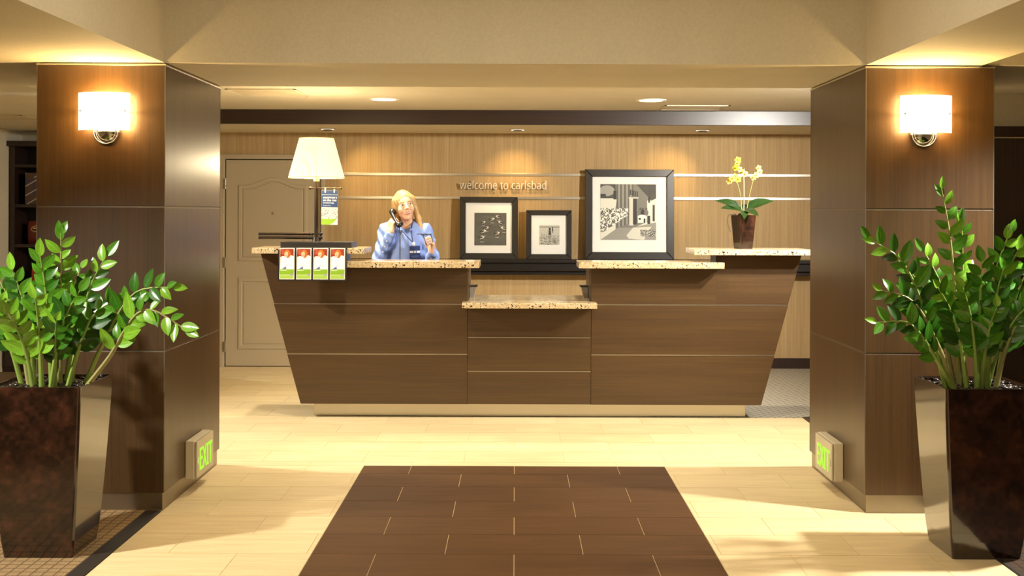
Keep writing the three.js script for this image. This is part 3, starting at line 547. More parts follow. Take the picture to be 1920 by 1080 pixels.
function squareLoft(prof, y0) {                                 // prof: [halfWidth, y], outer wall then inner wall
  const pos = [], R = .012, ring = [];
  const corner = (h) => { const o = []; for (let c = 0; c < 4; c++) for (let k = 0; k <= 3; k++) { const a = c * Math.PI / 2 + k / 3 * Math.PI / 2, r = Math.min(R, h * .3); o.push([(c === 0 || c === 3 ? 1 : -1) * (h - r) + r * Math.cos(a), (c < 2 ? 1 : -1) * (h - r) + r * Math.sin(a)]); } return o; };
  const rings = prof.map(([h, y]) => corner(h).map(([x, z]) => [x, y, z])), n = rings[0].length;
  for (let i = 0; i + 1 < rings.length; i++) for (let j = 0; j < n; j++) { const a = rings[i][j], b = rings[i][(j + 1) % n], c = rings[i + 1][j], d = rings[i + 1][(j + 1) % n]; pos.push(...a, ...c, ...b, ...b, ...c, ...d); }
  const bot = rings[0]; for (let j = 1; j + 1 < n; j++) pos.push(...bot[0], ...bot[j], ...bot[j + 1]);
  const top = rings[rings.length - 1]; for (let j = 1; j + 1 < n; j++) pos.push(...top[0], ...top[j + 1], ...top[j]);
  const g = new THREE.BufferGeometry(); g.setAttribute('position', new THREE.Float32BufferAttribute(pos, 3)); return boxUV(g);
}
function orient(m, dir, up) { const y = dir.clone().normalize(), z = up.clone().addScaledVector(y, -up.dot(y)).normalize(), x = new THREE.Vector3().crossVectors(y, z); m.quaternion.setFromRotationMatrix(new THREE.Matrix4().makeBasis(x, y, z)); }
function zzPlant(x, d, tips, label, flip) {
  const p = thing('potted_plant', label, 'potted plant', [x, 0, -d]);
  const H = .757, prof = []; for (let i = 0; i <= 10; i++) { const t = i / 10; prof.push([.15 + .055 * Math.pow(t, .72), .001 + (H - .001) * t]); }
  prof.push([.196, H], [.192, H - .01], [.190, H - .035]);
  const pot = mesh('planter', squareLoft(prof), planterMat, p);
  mesh('soil', new THREE.BoxGeometry(.376, .01, .376), std({ color: 0x140f0c, roughness: .9 }), pot, [0, H - .036, 0]);
  const pebbleGeo = [new THREE.SphereGeometry(.016, 10, 7).scale(1.25, .6, .95), new THREE.SphereGeometry(.014, 10, 7).scale(1.4, .65, 1), new THREE.SphereGeometry(.017, 10, 7).scale(1.05, .55, 1.0)], pebbleMat = [std({ color: 0x16120f, roughness: .2 }), std({ color: 0x241d18, roughness: .25 })];
  for (let i = 0; i < 110; i++) { const gx = (i % 11) / 10 * 2 - 1, gz = Math.floor(i / 11) / 9 * 2 - 1; mesh('pebble', pebbleGeo[i % 3], pebbleMat[i % 2], pot, [gx * .172 + rr(-.006, .006), H - .022 + rr(-.004, .009), gz * .172 + rr(-.006, .006)], [rr(-.3, .3), rr(0, 6), rr(-.3, .3)]); }
  tips.forEach((t, i) => {
    const [tx, ty, tz] = t, base = [tx * .28 + rr(-.02, .02), H - .02, Math.max(-.1, Math.min(.1, tz * .4 + rr(-.05, .05)))];
    const droop = t[3] || 0, mid1 = [base[0] + (tx - base[0]) * .22, base[1] + (ty - base[1]) * .42 + droop * .10, base[2] + (tz - base[2]) * .25], mid2 = [base[0] + (tx - base[0]) * .58, base[1] + (ty - base[1]) * .78 + droop, base[2] + (tz - base[2]) * .6];
    const g = taperTube([base, mid1, mid2, [tx, ty, tz]], .0125, .0025, 18, 7), s = mesh('stem', g, i % 3 ? stemMat : stemBase, p), c = g.userData.curve, len = c.getLength();
    const nL = Math.min(18, Math.round(len * .68 / .0255)); const young = t[4] ? 1 : 0;
    for (let k = 0; k < nL; k++) {
      const u = .32 + .67 * k / (nL - 1), q = c.getPointAt(u), T = c.getTangentAt(u), side = new THREE.Vector3().crossVectors(T, new THREE.Vector3(0, .25, 1)).normalize().multiplyScalar(k % 2 ? 1 : -1);
      const nrm = new THREE.Vector3().crossVectors(side, T).normalize(); if (nrm.z + nrm.y < 0) nrm.negate();
      const dir = T.clone().multiplyScalar(.75 + .5 * (u > .93)).addScaledVector(side, 1.0 - .7 * (u > .95)).addScaledVector(nrm, rr(-.15, .35)).add(new THREE.Vector3(rr(-.15, .15), rr(0, .25), rr(-.15, .15)));
      const sc = (u < .5 ? 1.1 + u * .5 : 1.35 - (u - .5) * .8) * rr(.92, 1.15);
      const m = mesh('leaf', leafGeos[Math.floor(rnd() * 4)], leafMats[young ? 2 - (rnd() < .25) : u > .85 ? (rnd() < .6 ? 1 : 2) : [0, 0, 1, 3][Math.floor(rnd() * 4)]], s, [q.x, q.y, q.z]);
      m.scale.setScalar(sc); orient(m, dir, nrm.clone().addScaledVector(T, -.25).add(new THREE.Vector3(rr(-.4, .4), rr(0, .5), rr(0, .5))));
    }
  });
  return p;
}
zzPlant(-2.08, 5.13, [[.051, 1.42, .03, 0, 1], [.226, 1.319, -.05], [.585, 1.188, .13, .07], [.656, 1.006, .18, .14, 1], [-.023, 1.324, .08], [-.17, 1.257, .03], [-.341, 1.312, -.05], [-.111, 1.074, .22, 0, 1], [.006, 1.142, .2, 0, 1], [.084, 1.26, -.12], [-.27, 1.133, .1], [.12, 1.115, -.08], [-.077, 1.21, -.12], [-.40, 1.18, .02], [.17, 1.17, .12], [-.2, 1.15, .16, 0, 1], [.30, 1.12, .05, .03], [.10, 1.05, .2]], 'leafy plant in dark glossy planter with one stem arching low sideways');
zzPlant(2.08, 5.167, [[-.163, 1.641, .03, 0, 1], [-.038, 1.498, -.05, 0, 1], [-.507, 1.41, .08, .05], [-.468, 1.182, .13, .05], [-.495, 1.042, .16, .06], [.147, 1.44, .03], [.313, 1.329, -.05], [-.186, 1.348, -.12], [-.013, 1.312, .12], [-.295, 1.278, -.05], [.245, 1.149, .1], [-.123, 1.202, .18], [.186, 1.226, -.12], [-.218, 1.198, .14], [.09, 1.28, .1], [.30, 1.2, .08], [-.33, 1.12, .02, .03], [.02, 1.12, .2], [.2, 1.36, .0]], 'leafy plant in dark glossy planter with a tall upright bright stem');

// ---------------------------------------------------------------- orchid
{
  const o = thing('potted_orchid', 'yellow orchid in dark tapered square pot on the counter', 'potted plant', [1.70, 1.255, -8.5]);
  const g = squareLoft([[.052, .0005], [.07, .25], [.066, .25], [.064, .235]]); g.rotateY(.42);
  const pot = mesh('pot', g, planterMat, o); mesh('moss', new THREE.CylinderGeometry(.06, .06, .012, 20), std({ color: 0x3a3a22, roughness: 1 }), pot, [0, .238, 0]);
  mesh('pebble', new THREE.SphereGeometry(.014, 10, 8), std({ color: 0x1a1512, roughness: .3 }), pot, [-.035, .25, .035]);
  const og = leafGeo(.2, .078, .075, .3, 10), om = phys({ map: leafTex([.08, .17, .05], [.14, .26, .08]), roughness: .3, clearcoat: .3, side: THREE.DoubleSide });
  for (const [dx, dy, dz, s] of [[-1, .75, .2, .95], [-.8, .35, .5, .8], [1, .7, .15, 1.05], [.35, .1, 1, .75], [-.1, -.05, 1, .7], [.5, .6, -.8, .8]]) { const m = mesh('leaf', og, om, o, [dx * .012, .285, dz * .012]); m.scale.setScalar(s); m.scale.setScalar(s * 1.15); orient(m, new THREE.Vector3(dx, dy, dz), new THREE.Vector3(-dx * .25, .8, .75)); }
  const petal = leafGeo(.03, .026, -.004, .2, 5), yellow = [std({ color: 0xeee06a, roughness: .55, side: THREE.DoubleSide }), std({ color: 0xe9cf2a, roughness: .55, side: THREE.DoubleSide })], lip = std({ color: 0xd9a514, roughness: .5 });
  const stems = [[[0, .26, 0], [.0, .42, .01], [-.012, .55, .02], [-.055, .63, .02]], [[-.012, .26, .01], [-.03, .40, .03], [-.055, .48, .05], [-.095, .52, .06]], [[.02, .26, 0], [.045, .40, .0], [.075, .53, .02], [.11, .61, .03]]];
  const flowers = [[[-.05, .635, .03], [-.035, .59, .035], [-.02, .575, .02], [-.065, .60, .04], [.005, .555, .035], [-.045, .66, .02]], [[-.095, .52, .07], [-.07, .535, .06], [-.05, .515, .06], [-.118, .50, .06]], [[.105, .60, .04], [.115, .57, .035], [.085, .545, .04], [.065, .53, .04]]];
  stems.forEach((s, i) => {
    const st = mesh('flower_stem', tube(s, .0028, 20, 6), std({ color: 0x8a8f4a, roughness: .6 }), o);
    for (const [fx, fy, fz] of flowers[i]) { const parts = [[], []]; const yaw = rr(-.6, .6), pit = rr(-.3, .2);
      for (let k = 0; k < 5; k++) { const q = petal.clone(); q.rotateX(-.25); q.rotateZ(k * Math.PI * 2 / 5 + .3); parts[0].push(q); }
      const f = merge(parts[0]); f.rotateX(pit); f.rotateY(yaw); const fm = mesh('flower', f, yellow[Math.floor(rnd() * 2)], st, [fx, fy, fz]); fm.scale.setScalar(rr(.72, .92)); mesh('lip', new THREE.SphereGeometry(.0055, 8, 6), lip, st, [fx, fy, fz + .005]); }
  });
  mesh('stake', bar([.006, .25, .0], [.004, .60, .012], .0018), std({ color: 0x9a9a90, roughness: .5 }), o);
  mesh('aerial_root', taperTube([[-.06, .255, .03], [-.115, .25, .04], [-.125, .19, .05], [-.105, .125, .05]], .003, .0025, 16, 6), std({ color: 0x3b2a18, roughness: .7 }), o);
}
// ---------------------------------------------------------------- shelf unit behind the left column
{
  const s = thing('shelf_unit', 'dark wood snack shelf unit against the far wall', 'shelf', [-4.24, 0, -11.14]);
  const m = espresso; for (const x of [-.54, .54]) mesh('side_panel', bx(x - .02, x + .02, .72, 2.13, 0, .30, .003), m, s).position.z = .3;
  mesh('back_board', bx(-.52, .52, .72, 2.13, -.006, .006), blackWood, s).position.z = .008;
  mesh('cornice', bx(-.59, .59, 2.13, 2.18, -.34, .0, .006), m, s);
  for (const y of [.70, 1.17, 1.55, 1.93]) mesh('shelf_board', bx(-.52, .52, y, y + .03, -.29, -.01, .003), m, s);
  mesh('base_cabinet', bx(-.56, .56, 0, .70, -.42, -.002, .004), m, s); for (const x of [-.28, .28]) { const d = mesh('cabinet_door', bx(x - .26, x + .26, .05, .66, -.44, -.421, .004), m, s); mesh('knob', new THREE.SphereGeometry(.012, 10, 8), brushed, d, [x + (x < 0 ? .2 : -.2), .5, .45]); }
  const bag = (x, y, w, h, cols, label, grp) => { const t = thing('snack_bag', label, 'snack bag', [x, y, -10.98], grp); const g = new THREE.BoxGeometry(w, h, .06, 8, 10, 4), p = g.attributes.position;
    for (let i = 0; i < p.count; i++) { const v = p.getY(i) / h * 2, u = p.getX(i) / w * 2, k = Math.sqrt(Math.max(.02, 1 - v * v * .96)); p.setZ(i, p.getZ(i) * k * (1 - .35 * u * u)); p.setY(i, p.getY(i) + h / 2); } g.computeVertexNormals(); 
    const tx = canvasTex(128, 128, (c, W, H) => { c.fillStyle = cols[0]; c.fillRect(0, 0, W, H); c.fillStyle = cols[1]; for (let i = 0; i < 6; i++) c.fillRect(rnd() * W, H * .45 + rnd() * H * .5, 30, 12); ell(c, 64, 42, 44, 18, -.1, cols[2]); ell(c, 64, 42, 38, 13, -.1, cols[1]); c.fillStyle = cols[2]; c.fillRect(34, 37, 60, 8); });
    mesh('packet', g, std({ map: tx, roughness: .35 }), t); };
  for (let i = 0; i < 4; i++) bag(-4.59 + i * .2, 1.2, .18, .22, ['#6d2a18', '#3a1a10', '#d8b25a'], 'red-brown crisp bag on the middle shelf of the dark unit', 'snack bags on the middle shelf');
  for (let i = 0; i < 3; i++) bag(-4.55 + i * .22, .73, .19, .24, ['#b5401c', '#7a2410', '#e8c070'], 'orange-red snack bag on the lowest open shelf', 'snack bags on the lowest shelf');
  const stripe = canvasTex(256, 256, (c, W, H) => { c.fillStyle = '#5a463c'; c.fillRect(0, 0, W, H); c.fillStyle = '#46405e'; c.beginPath(); c.moveTo(0, 0); c.lineTo(W, 0); c.lineTo(0, H * .5); c.fill(); c.strokeStyle = '#c9c4ba'; c.lineWidth = 7; for (let i = -1; i < 4; i++) { c.beginPath(); c.moveTo(0, 90 + i * 75); c.lineTo(W, -60 + i * 75); c.stroke(); } });
  for (let i = 0; i < 3; i++) tag(mesh('storage_carton', bx(-.1, .1, 0, .30, -.1, .1, .004), std({ map: (() => { const t = stripe.clone(); t.wrapS = t.wrapT = THREE.RepeatWrapping; t.repeat.set(3.3, 3.3); return t; })(), roughness: .6 }), scene, [-4.58 + i * .24, 1.58, -10.99]), 'dark carton with diagonal white stripes on the upper shelf', 'carton', 'cartons on the upper shelf');
}
// ---------------------------------------------------------------- the woman behind the desk
function surfaceNets(f, lo, hi, cell) {
  const n = [0, 1, 2].map(k => Math.ceil((hi[k] - lo[k]) / cell) + 1), [nx, ny, nz] = n, F = new Float32Array(nx * ny * nz), at = (i, j, k) => (k * ny + j) * nx + i;
  for (let k = 0; k < nz; k++) for (let j = 0; j < ny; j++) for (let i = 0; i < nx; i++) F[at(i, j, k)] = f(lo[0] + i * cell, lo[1] + j * cell, lo[2] + k * cell);
  const id = new Int32Array(nx * ny * nz).fill(-1), pos = [], idx = [];
  const E = [[0, 1], [2, 3], [4, 5], [6, 7], [0, 2], [1, 3], [4, 6], [5, 7], [0, 4], [1, 5], [2, 6], [3, 7]];
  for (let k = 0; k + 1 < nz; k++) for (let j = 0; j + 1 < ny; j++) for (let i = 0; i + 1 < nx; i++) {
    const v = []; for (let c = 0; c < 8; c++) v.push(F[at(i + (c & 1), j + (c >> 1 & 1), k + (c >> 2))]);
    let m = 0; for (let c = 0; c < 8; c++) if (v[c] < 0) m |= 1 << c; if (m === 0 || m === 255) continue;
    let x = 0, y = 0, z = 0, q = 0; for (const [a, b] of E) if ((v[a] < 0) !== (v[b] < 0)) { const t = v[a] / (v[a] - v[b]); x += (a & 1) + ((b & 1) - (a & 1)) * t; y += (a >> 1 & 1) + ((b >> 1 & 1) - (a >> 1 & 1)) * t; z += (a >> 2) + ((b >> 2) - (a >> 2)) * t; q++; }
    id[at(i, j, k)] = pos.length / 3; pos.push(lo[0] + (i + x / q) * cell, lo[1] + (j + y / q) * cell, lo[2] + (k + z / q) * cell);
  }
  const quad = (a, b, c, d, fl) => { if (a < 0 || b < 0 || c < 0 || d < 0) return; fl ? idx.push(a, b, c, a, c, d) : idx.push(a, c, b, a, d, c); };
  for (let k = 1; k + 1 < nz; k++) for (let j = 1; j + 1 < ny; j++) for (let i = 1; i + 1 < nx; i++) {
    const s = F[at(i, j, k)] < 0;
    if (s !== F[at(i + 1, j, k)] < 0) quad(id[at(i, j - 1, k - 1)], id[at(i, j, k - 1)], id[at(i, j, k)], id[at(i, j - 1, k)], s);
    if (s !== F[at(i, j + 1, k)] < 0) quad(id[at(i - 1, j, k - 1)], id[at(i - 1, j, k)], id[at(i, j, k)], id[at(i, j, k - 1)], s);
    if (s !== F[at(i, j, k + 1)] < 0) quad(id[at(i - 1, j - 1, k)], id[at(i, j - 1, k)], id[at(i, j, k)], id[at(i - 1, j, k)], s);
  }
  const g = new THREE.BufferGeometry(); g.setAttribute('position', new THREE.Float32BufferAttribute(pos, 3)); g.setIndex(idx); g.computeVertexNormals(); return g;
}
const smin = (a, b, k) => { const h = Math.max(0, k - Math.abs(a - b)) / k; return Math.min(a, b) - h * h * k * .25; };
const smax = (a, b, k) => -smin(-a, -b, k);
function cone(x, y, z, a, b, ra, rb) { const bx_ = b[0] - a[0], by = b[1] - a[1], bz = b[2] - a[2], px = x - a[0], py = y - a[1], pz = z - a[2], t = Math.max(0, Math.min(1, (px * bx_ + py * by + pz * bz) / (bx_ * bx_ + by * by + bz * bz))); return Math.hypot(px - bx_ * t, py - by * t, pz - bz * t) - (ra + (rb - ra) * t); }
function ellip(x, y, z, c, r) { const a = (x - c[0]) / r[0], b = (y - c[1]) / r[1], e = (z - c[2]) / r[2], k0 = Math.hypot(a, b, e), k1 = Math.hypot(a / r[0], b / r[1], e / r[2]); return k1 < 1e-9 ? -Math.min(...r) : k0 * (k0 - 1) / k1; }
{
  const P = thing('person', 'smiling blonde woman in a blue shirt holding a telephone handset to her ear', 'person', [-.87, 0, -9.25]);
  const skin = phys({ color: 0xdcae90, roughness: .5, sheen: .2 });
  const SR = [-.175, 1.365, -.005], ER = [-.222, 1.125, .075], WR = [-.128, 1.335, .14], SL = [.135, 1.365, -.005], EL = [.205, 1.12, .05], WL = [.205, 1.185, .25];
  const HC = [-.025, 1.565, .03];
  // torso, arms and legs
  const bodyF = (x, y, z) => {
    let d = ellip(x, y, z, [-.02, 1.23, 0], [.145, .2, .095]); d = smin(d, ellip(x, y, z, [-.02, 1.0, 0], [.13, .2, .10]), .06); d = smin(d, ellip(x, y, z, [-.02, .86, -.01], [.16, .14, .11]), .06);
    d = smin(d, cone(x, y, z, [-.02, 1.42, -.02], SR, .045, .045), .04); d = smin(d, cone(x, y, z, [-.02, 1.42, -.02], SL, .045, .045), .04);
    d = smin(d, cone(x, y, z, [-.02, 1.38, -.02], [-.015, 1.50, .0], .05, .047), .03);
    for (const [s, e, w] of [[SR, ER, WR], [SL, EL, WL]]) { d = smin(d, cone(x, y, z, s, e, .045, .036), .02); d = smin(d, cone(x, y, z, e, w, .036, .025), .015); }
    for (const s of [-1, 1]) { const hx = -.02 + s * .08; d = smin(d, cone(x, y, z, [hx, .82, 0], [hx + s * .01, .46, .01], .08, .052), .03); d = smin(d, cone(x, y, z, [hx + s * .01, .46, .01], [hx + s * .01, .09, -.01], .05, .034), .02); }
    return d;
  };
  const parts = [surfaceNets(bodyF, [-.34, .06, -.16], [.32, 1.54, .34], .012)];
  // head in its own axes
  const headF = (x, y, z) => {
    let d = ellip(x, y, z, [0, .028, -.012], [.074, .094, .092]); d = smin(d, ellip(x, y, z, [0, -.045, .02], [.056, .062, .062]), .03);
    d = smin(d, ellip(x, y, z, [0, -.098, .055], [.022, .018, .02]), .03); const ax = Math.abs(x);
    d = smin(d, ellip(ax, y, z, [.038, -.028, .055], [.026, .026, .026]), .02);
    d = smax(d, -ellip(ax, y, z, [.031, .008, .096], [.017, .011, .016]), .012);
    d = smin(d, cone(x, y, z, [0, .012, .082], [0, -.022, .1], .007, .0105), .01); d = smin(d, ellip(ax, y, z, [.010, -.026, .09], [.007, .006, .008]), .006);
    d = smin(d, ellip(x, y, z, [0, -.058, .076], [.024, .013, .012]), .014);
    d = smax(d, -ellip(x, y - .018 * (x / .025) * (x / .025), z, [0, -.060, .09], [.024, .0042, .014]), .004);
    d = smin(d, ellip(ax, y, z, [.077, -.002, -.012], [.008, .03, .018]), .008);
    d = smin(d, cone(x, y, z, [0, -.06, -.02], [.02, -.19, -.035], .048, .05), .03);
    return d;
  };
  const headM = new THREE.Matrix4().compose(new THREE.Vector3(...HC), new THREE.Quaternion().setFromEuler(new THREE.Euler(-.02, .28, .17, 'ZYX')), new THREE.Vector3(1, 1, 1));
  const hg = surfaceNets(headF, [-.1, -.22, -.12], [.1, .14, .125], .004); hg.applyMatrix4(headM); parts.push(hg);
  // hands
  function hand(curl, spread, thumbIn) {
    const chains = [], base = [[.030, .088], [.0105, .093], [-.0095, .089], [-.0285, .08]], len = [.068, .076, .07, .055];
    base.forEach(([bxx, by], i) => { const c = curl[i]; let p = [bxx, by, 0], a = 0; const dirx = (bxx) * spread; const L = len[i]; [.45, .32, .25].forEach((f, k) => { a += c[k]; const q = [p[0] + dirx * L * f, p[1] + Math.cos(a) * L * f, p[2] + Math.sin(a) * L * f]; chains.push([p, q, .0092 - .0008 * k, .0088 - .0009 * k]); p = q; }); });
    const t0 = [.03, .022, .006], t1 = [.056 - thumbIn * .01, .048, .018 + thumbIn * .012], t2 = [.06 - thumbIn * .022, .078, .03 + thumbIn * .02]; chains.push([t0, t1, .013, .0105], [t1, t2, .0105, .008]);
    const f = (x, y, z) => { const qx = Math.abs(x) - .03, qy = Math.abs(y - .046) - .036, qz = Math.abs(z) - .004; let d = Math.hypot(Math.max(qx, 0), Math.max(qy, 0), Math.max(qz, 0)) + Math.min(Math.max(qx, qy, qz), 0) - .0105;
      d = smin(d, cone(x, y, z, [0, -.03, 0], [0, .015, 0], .021, .024), .02); let e = 1; for (const [a, b, r0, r1] of chains) e = Math.min(e, cone(x, y, z, a, b, r0, r1)); return smin(d, e, .006); };
    return surfaceNets(f, [-.06, -.06, -.04], [.085, .185, .1], .003);
  }
  const basis = (o, y, z, mirror) => { const Y = new THREE.Vector3(...y).normalize(), Z = new THREE.Vector3(...z); Z.addScaledVector(Y, -Z.dot(Y)).normalize(); const X = new THREE.Vector3().crossVectors(Y, Z); if (mirror) X.negate(); return new THREE.Matrix4().makeBasis(X, Y, Z).setPosition(...o); };
  const hR = hand([[.5, .9, .5], [.55, 1.0, .55], [.6, 1.0, .6], [.65, 1.05, .6]], .3, .6); hR.applyMatrix4(basis([-.13, 1.352, .145], [.16, .97, -.08], [.72, -.1, -.68])); parts.push(hR);
  const hL = hand([[.55, .9, .5], [.8, 1.0, .6], [.95, 1.1, .7], [1.0, 1.15, .7]], .3, .9); hL.applyMatrix4(basis([.205, 1.195, .255], [.18, .95, .2], [-.9, .1, .35], true));
  { const ix = hL.index.array; for (let i = 0; i < ix.length; i += 3) { const q = ix[i]; ix[i] = ix[i + 1]; ix[i + 1] = q; } hL.computeVertexNormals(); } parts.push(hL);
  mesh('body', merge(parts), skin, P);
  // face details, children of the head area
  const face = (name, g, m) => { g.applyMatrix4(headM); return mesh(name, g, m, P); };
  const white = std({ color: 0xf2eee8, roughness: .3 }), dark = std({ color: 0x2a2320, roughness: .3 }), iris = std({ color: 0x3d4f57, roughness: .2 }), browM = std({ color: 0x8a6a42, roughness: .8 }), lipM = std({ color: 0xb4534c, roughness: .4 });
  for (const s of [-1, 1]) {
    const e = face('eye', new THREE.SphereGeometry(.0118, 16, 12).scale(1.1, .6, 1).translate(s * .031, .008, .0745), white);
    face('iris', new THREE.SphereGeometry(.0062, 12, 10).scale(1, 1, .5).translate(s * .031 + .002, .0085, .0845), iris); face('upper_lash', tube([[s * .031 - .014, .010, .081], [s * .031, .0175, .0865], [s * .031 + .014, .010, .080]], .0016, 10, 6), dark);
    face('eyebrow', tube([[s * .016, .026, .085], [s * .032, .032, .083], [s * .048, .026, .072]], .0026, 10, 6), browM);
  }
  face('teeth', new THREE.SphereGeometry(.02, 16, 10).scale(1.05, .36, .5).translate(0, -.0595, .077), white);
  face('upper_lip', tube([[-.028, -.0485, .072], [-.009, -.0535, .0875], [0, -.0548, .089], [.009, -.0535, .0875], [.028, -.0485, .072]], .0030, 16, 8), lipM);
  face('lower_lip', tube([[-.028, -.0485, .072], [-.013, -.0645, .084], [0, -.0695, .0865], [.013, -.0645, .084], [.028, -.0485, .072]], .0035, 16, 8), lipM);
  // hair
  const hairF = (x, y, z) => {
    let d = ellip(x, y, z, [0, .036, -.02], [.0795, .1, .098]);
    d = smin(d, cone(x, y, z, [.066, .05, .01], [.09, -.12, .015], .028, .024), .03); d = smin(d, cone(x, y, z, [.094, -.12, .015], [.1, -.205, .05], .024, .012), .02);
    d = smin(d, cone(x, y, z, [-.066, .05, .0], [-.09, -.11, -.02], .03, .03), .03); d = smin(d, cone(x, y, z, [-.092, -.11, -.02], [-.085, -.18, -.03], .028, .018), .02);
    d = smin(d, ellip(x, y, z, [0, -.06, -.075], [.085, .12, .035]), .03);
    d = smax(d, -ellip(x, y, z, [.006, -.035, .1], [.071, .112, .086]), .012); d = smax(d, -ellip(x, y, z, [0, -.13, .05], [.06, .09, .06]), .012);
    const a = Math.atan2(z, x); return d + .0018 * Math.sin(a * 46 + y * 30) + .0012 * Math.sin(a * 21 - y * 50);
  };
  const hair = surfaceNets(hairF, [-.15, -.25, -.15], [.15, .16, .12], .005); hair.applyMatrix4(headM); mesh('hair', hair, phys({ color: 0xac8a58, roughness: .5, sheen: .4 }), P);
  // blue shirt
  const shirtF = (x, y, z) => {
    let d = ellip(x, y, z, [-.02, 1.24, .005], [.172, .215, .122]); d = smin(d, ellip(x, y, z, [-.02, 1.02, .005], [.158, .22, .125]), .06); d = smin(d, ellip(x, y, z, [-.02, .88, 0], [.178, .10, .13]), .05);
    d = smin(d, cone(x, y, z, [-.02, 1.405, -.02], SR, .058, .062), .05); d = smin(d, cone(x, y, z, [-.02, 1.405, -.02], SL, .058, .062), .05);
    const w1 = .006 * Math.sin(y * 70 + x * 60 + z * 30) + .004 * Math.sin(y * 38 - x * 110);
    for (const [s, e, w] of [[SR, ER, WR], [SL, EL, WL]]) { const c = [e[0] + (w[0] - e[0]) * .99, e[1] + (w[1] - e[1]) * .99, e[2] + (w[2] - e[2]) * .99]; d = smin(d, cone(x, y, z, s, e, .063, .058) + w1, .03); d = smin(d, cone(x, y, z, e, c, .056, .04) + w1 * .7, .02); }
    d = smin(d, cone(x, y, z, [-.078, 1.435, .0], [-.045, 1.372, .105], .015, .012), .012); d = smin(d, cone(x, y, z, [.052, 1.435, .0], [.034, 1.372, .105], .015, .012), .012); d = smin(d, cone(x, y, z, [-.07, 1.44, -.045], [.045, 1.44, -.045], .018, .018), .02);
    d = smax(d, -cone(x, y, z, [-.014, 1.53, .02], [-.014, 1.43, .03], .058, .058), .006); d = smax(d, -cone(x, y, z, [-.012, 1.47, .06], [-.004, 1.33, .14], .05, .016), .006);
    return d + .003 * Math.sin(x * 55 + y * 22) * Math.sin(y * 31);
  };
  const cutLow = (x, y, z) => Math.max(shirtF(x, y, z), .84 - y);
  const shirt = mesh('shirt', surfaceNets(cutLow, [-.34, .82, -.18], [.33, 1.5, .34], .007), std({ color: 0x8199d8, roughness: .8 }), P);
  for (let i = 0; i < 3; i++) mesh('button', new THREE.CylinderGeometry(.005, .005, .003, 12).rotateX(Math.PI / 2), std({ color: 0xf5f3ee, roughness: .4 }), shirt, [-.152 - i * .017, 1.285 - i * .042, .172 - i * .012]);
  const trouserF = (x, y, z) => { let d = ellip(x, y, z, [-.02, .87, -.005], [.172, .11, .124]); for (const s of [-1, 1]) { const hx = -.02 + s * .08; d = smin(d, cone(x, y, z, [hx, .82, 0], [hx + s * .01, .46, .01], .092, .068), .03); d = smin(d, cone(x, y, z, [hx + s * .01, .46, .01], [hx + s * .01, .10, -.01], .068, .058), .02); } return Math.max(d, y - .9, .06 - y); };
  mesh('trousers', surfaceNets(trouserF, [-.26, .04, -.16], [.22, .93, .16], .012), std({ color: 0x1f2430, roughness: .8 }), P);
  for (const s of [-1, 1]) mesh('shoe', surfaceNets((x, y, z) => Math.max(smin(ellip(x, y, z, [0, .035, .05], [.042, .04, .11]), cone(x, y, z, [0, .05, -.03], [0, .1, -.03], .042, .042), .03), -y), [-.06, -.012, -.1], [.06, .13, .18], .007), std({ color: 0x15120f, roughness: .4 }), P, [-.02 + s * .09, .002, 0]);
  // things she wears and holds
  const Z = [-.87, 0, -9.25];
  const lan = thing('name_badge', 'dark blue name badge on a lanyard round the woman\'s neck', 'badge', Z);
  const navy = std({ color: 0x26345e, roughness: .6 }); const strapPts = s => [[-.015 + s * .062, 1.45, .0], [-.012 + s * .05, 1.40, .09], [.02 + s * .024, 1.335, .133], [.055, 1.275, .148]];
  for (const s of [-1, 1]) mesh('strap', tube(strapPts(s), .0045, 20, 6), navy, lan);
  mesh('clip', new THREE.SphereGeometry(.013, 14, 10).scale(.9, 1.5, .6), std({ color: 0xf4f2ea, roughness: .2, metalness: .5 }), lan, [.062, 1.262, .152]);
  const badge = canvasTex(128, 176, (x, w, h) => { x.fillStyle = '#24356b'; x.fillRect(0, 0, w, h); x.fillStyle = '#cfd6e6'; x.fillRect(0, 58, w, 26); x.fillStyle = '#24356b'; x.beginPath(); x.moveTo(64, 40); x.lineTo(92, 71); x.lineTo(64, 102); x.lineTo(36, 71); x.fill(); ell(x, 64, 71, 15, 15, 0, '#cfd6e6'); x.fillStyle = '#24356b'; x.font = 'bold 20px serif'; x.fillText('H', 56, 78); x.fillStyle = '#5f73a8'; x.fillRect(18, 120, 92, 5); x.fillRect(28, 134, 70, 4); });
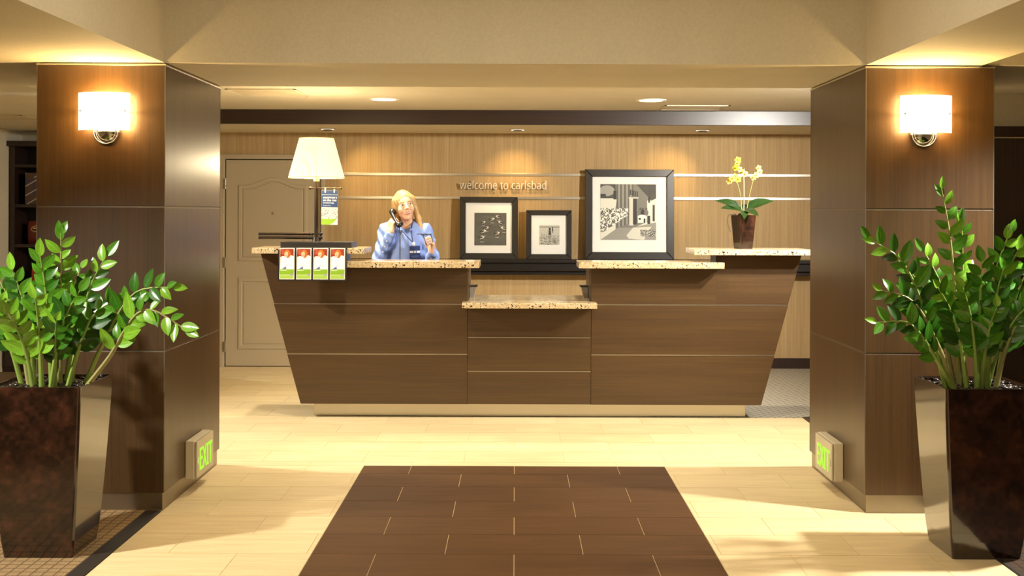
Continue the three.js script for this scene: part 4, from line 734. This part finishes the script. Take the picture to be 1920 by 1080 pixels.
  const card = mesh('card', bx(-.042, .042, -.118, 0, -.0015, .0015, .001), navy, lan, [.07, 1.25, .152], [-.04, .12, .03]); mesh('print', new THREE.PlaneGeometry(.082, .115), std({ map: badge, roughness: .4 }), card, [0, -.059, .0022]);
  // handset
  const ph = thing('telephone', 'black desk telephone with its handset held at the woman\'s ear', 'telephone', Z), black = std({ color: 0x1b1817, roughness: .35 });
  const A = [-.118, 1.525, .075], B = [-.055, 1.415, .17];
  const hsF = (x, y, z) => { let d = cone(x, y, z, [A[0] - .006, A[1] - .01, A[2] + .018], [B[0] - .02, B[1] + .015, B[2] - .01], .014, .014); d = smin(d, cone(x, y, z, A, [A[0] + .014, A[1] - .005, A[2] - .01], .023, .021), .02); d = smin(d, cone(x, y, z, B, [B[0] + .014, B[1] + .01, B[2] - .016], .023, .02), .02); return d; };
  mesh('handset', surfaceNets(hsF, [-.18, 1.36, .02], [.02, 1.58, .22], .004), black, ph);
  mesh('cord', tube([[-.052, 1.40, .172], [-.045, 1.34, .185], [-.043, 1.2, .2], [-.043, .95, .23], [-.06, .80, .30], [-.1, .785, .34]], .0038, 40, 6), black, ph);
  mesh('base', bx(-.2, -.02, .762, .80, -.50, -.30, .008), black, ph);
  // eyeglasses
  const gl = thing('eyeglasses', 'dark framed eyeglasses held up in the woman\'s hand', 'glasses', Z), fr = std({ color: 0x1c1614, roughness: .3 });
  mesh('temple', tube([[.228, 1.262, .30], [.222, 1.30, .295], [.206, 1.343, .285]], .0032, 14, 6), fr, gl); mesh('temple', tube([[.178, 1.257, .335], [.160, 1.31, .335], [.146, 1.343, .33], [.10, 1.348, .325]], .0032, 14, 6), fr, gl);
  for (const [cx, cz] of [[.19, .293], [.158, .318]]) { const rim = mesh('rim', new THREE.TorusGeometry(.021, .0028, 8, 28).scale(1.1, .85, 1).rotateX(Math.PI / 2 - .25).rotateY(.6), fr, gl, [cx, 1.343, cz]); mesh('lens', new THREE.CylinderGeometry(.02, .02, .0015, 24).scale(1.1, 1, .85).rotateX(-.25).rotateY(.6), phys({ color: 0xffffff, transmission: 1, roughness: .03, thickness: 0 }), rim); }
}
renderer.render(scene, camera);
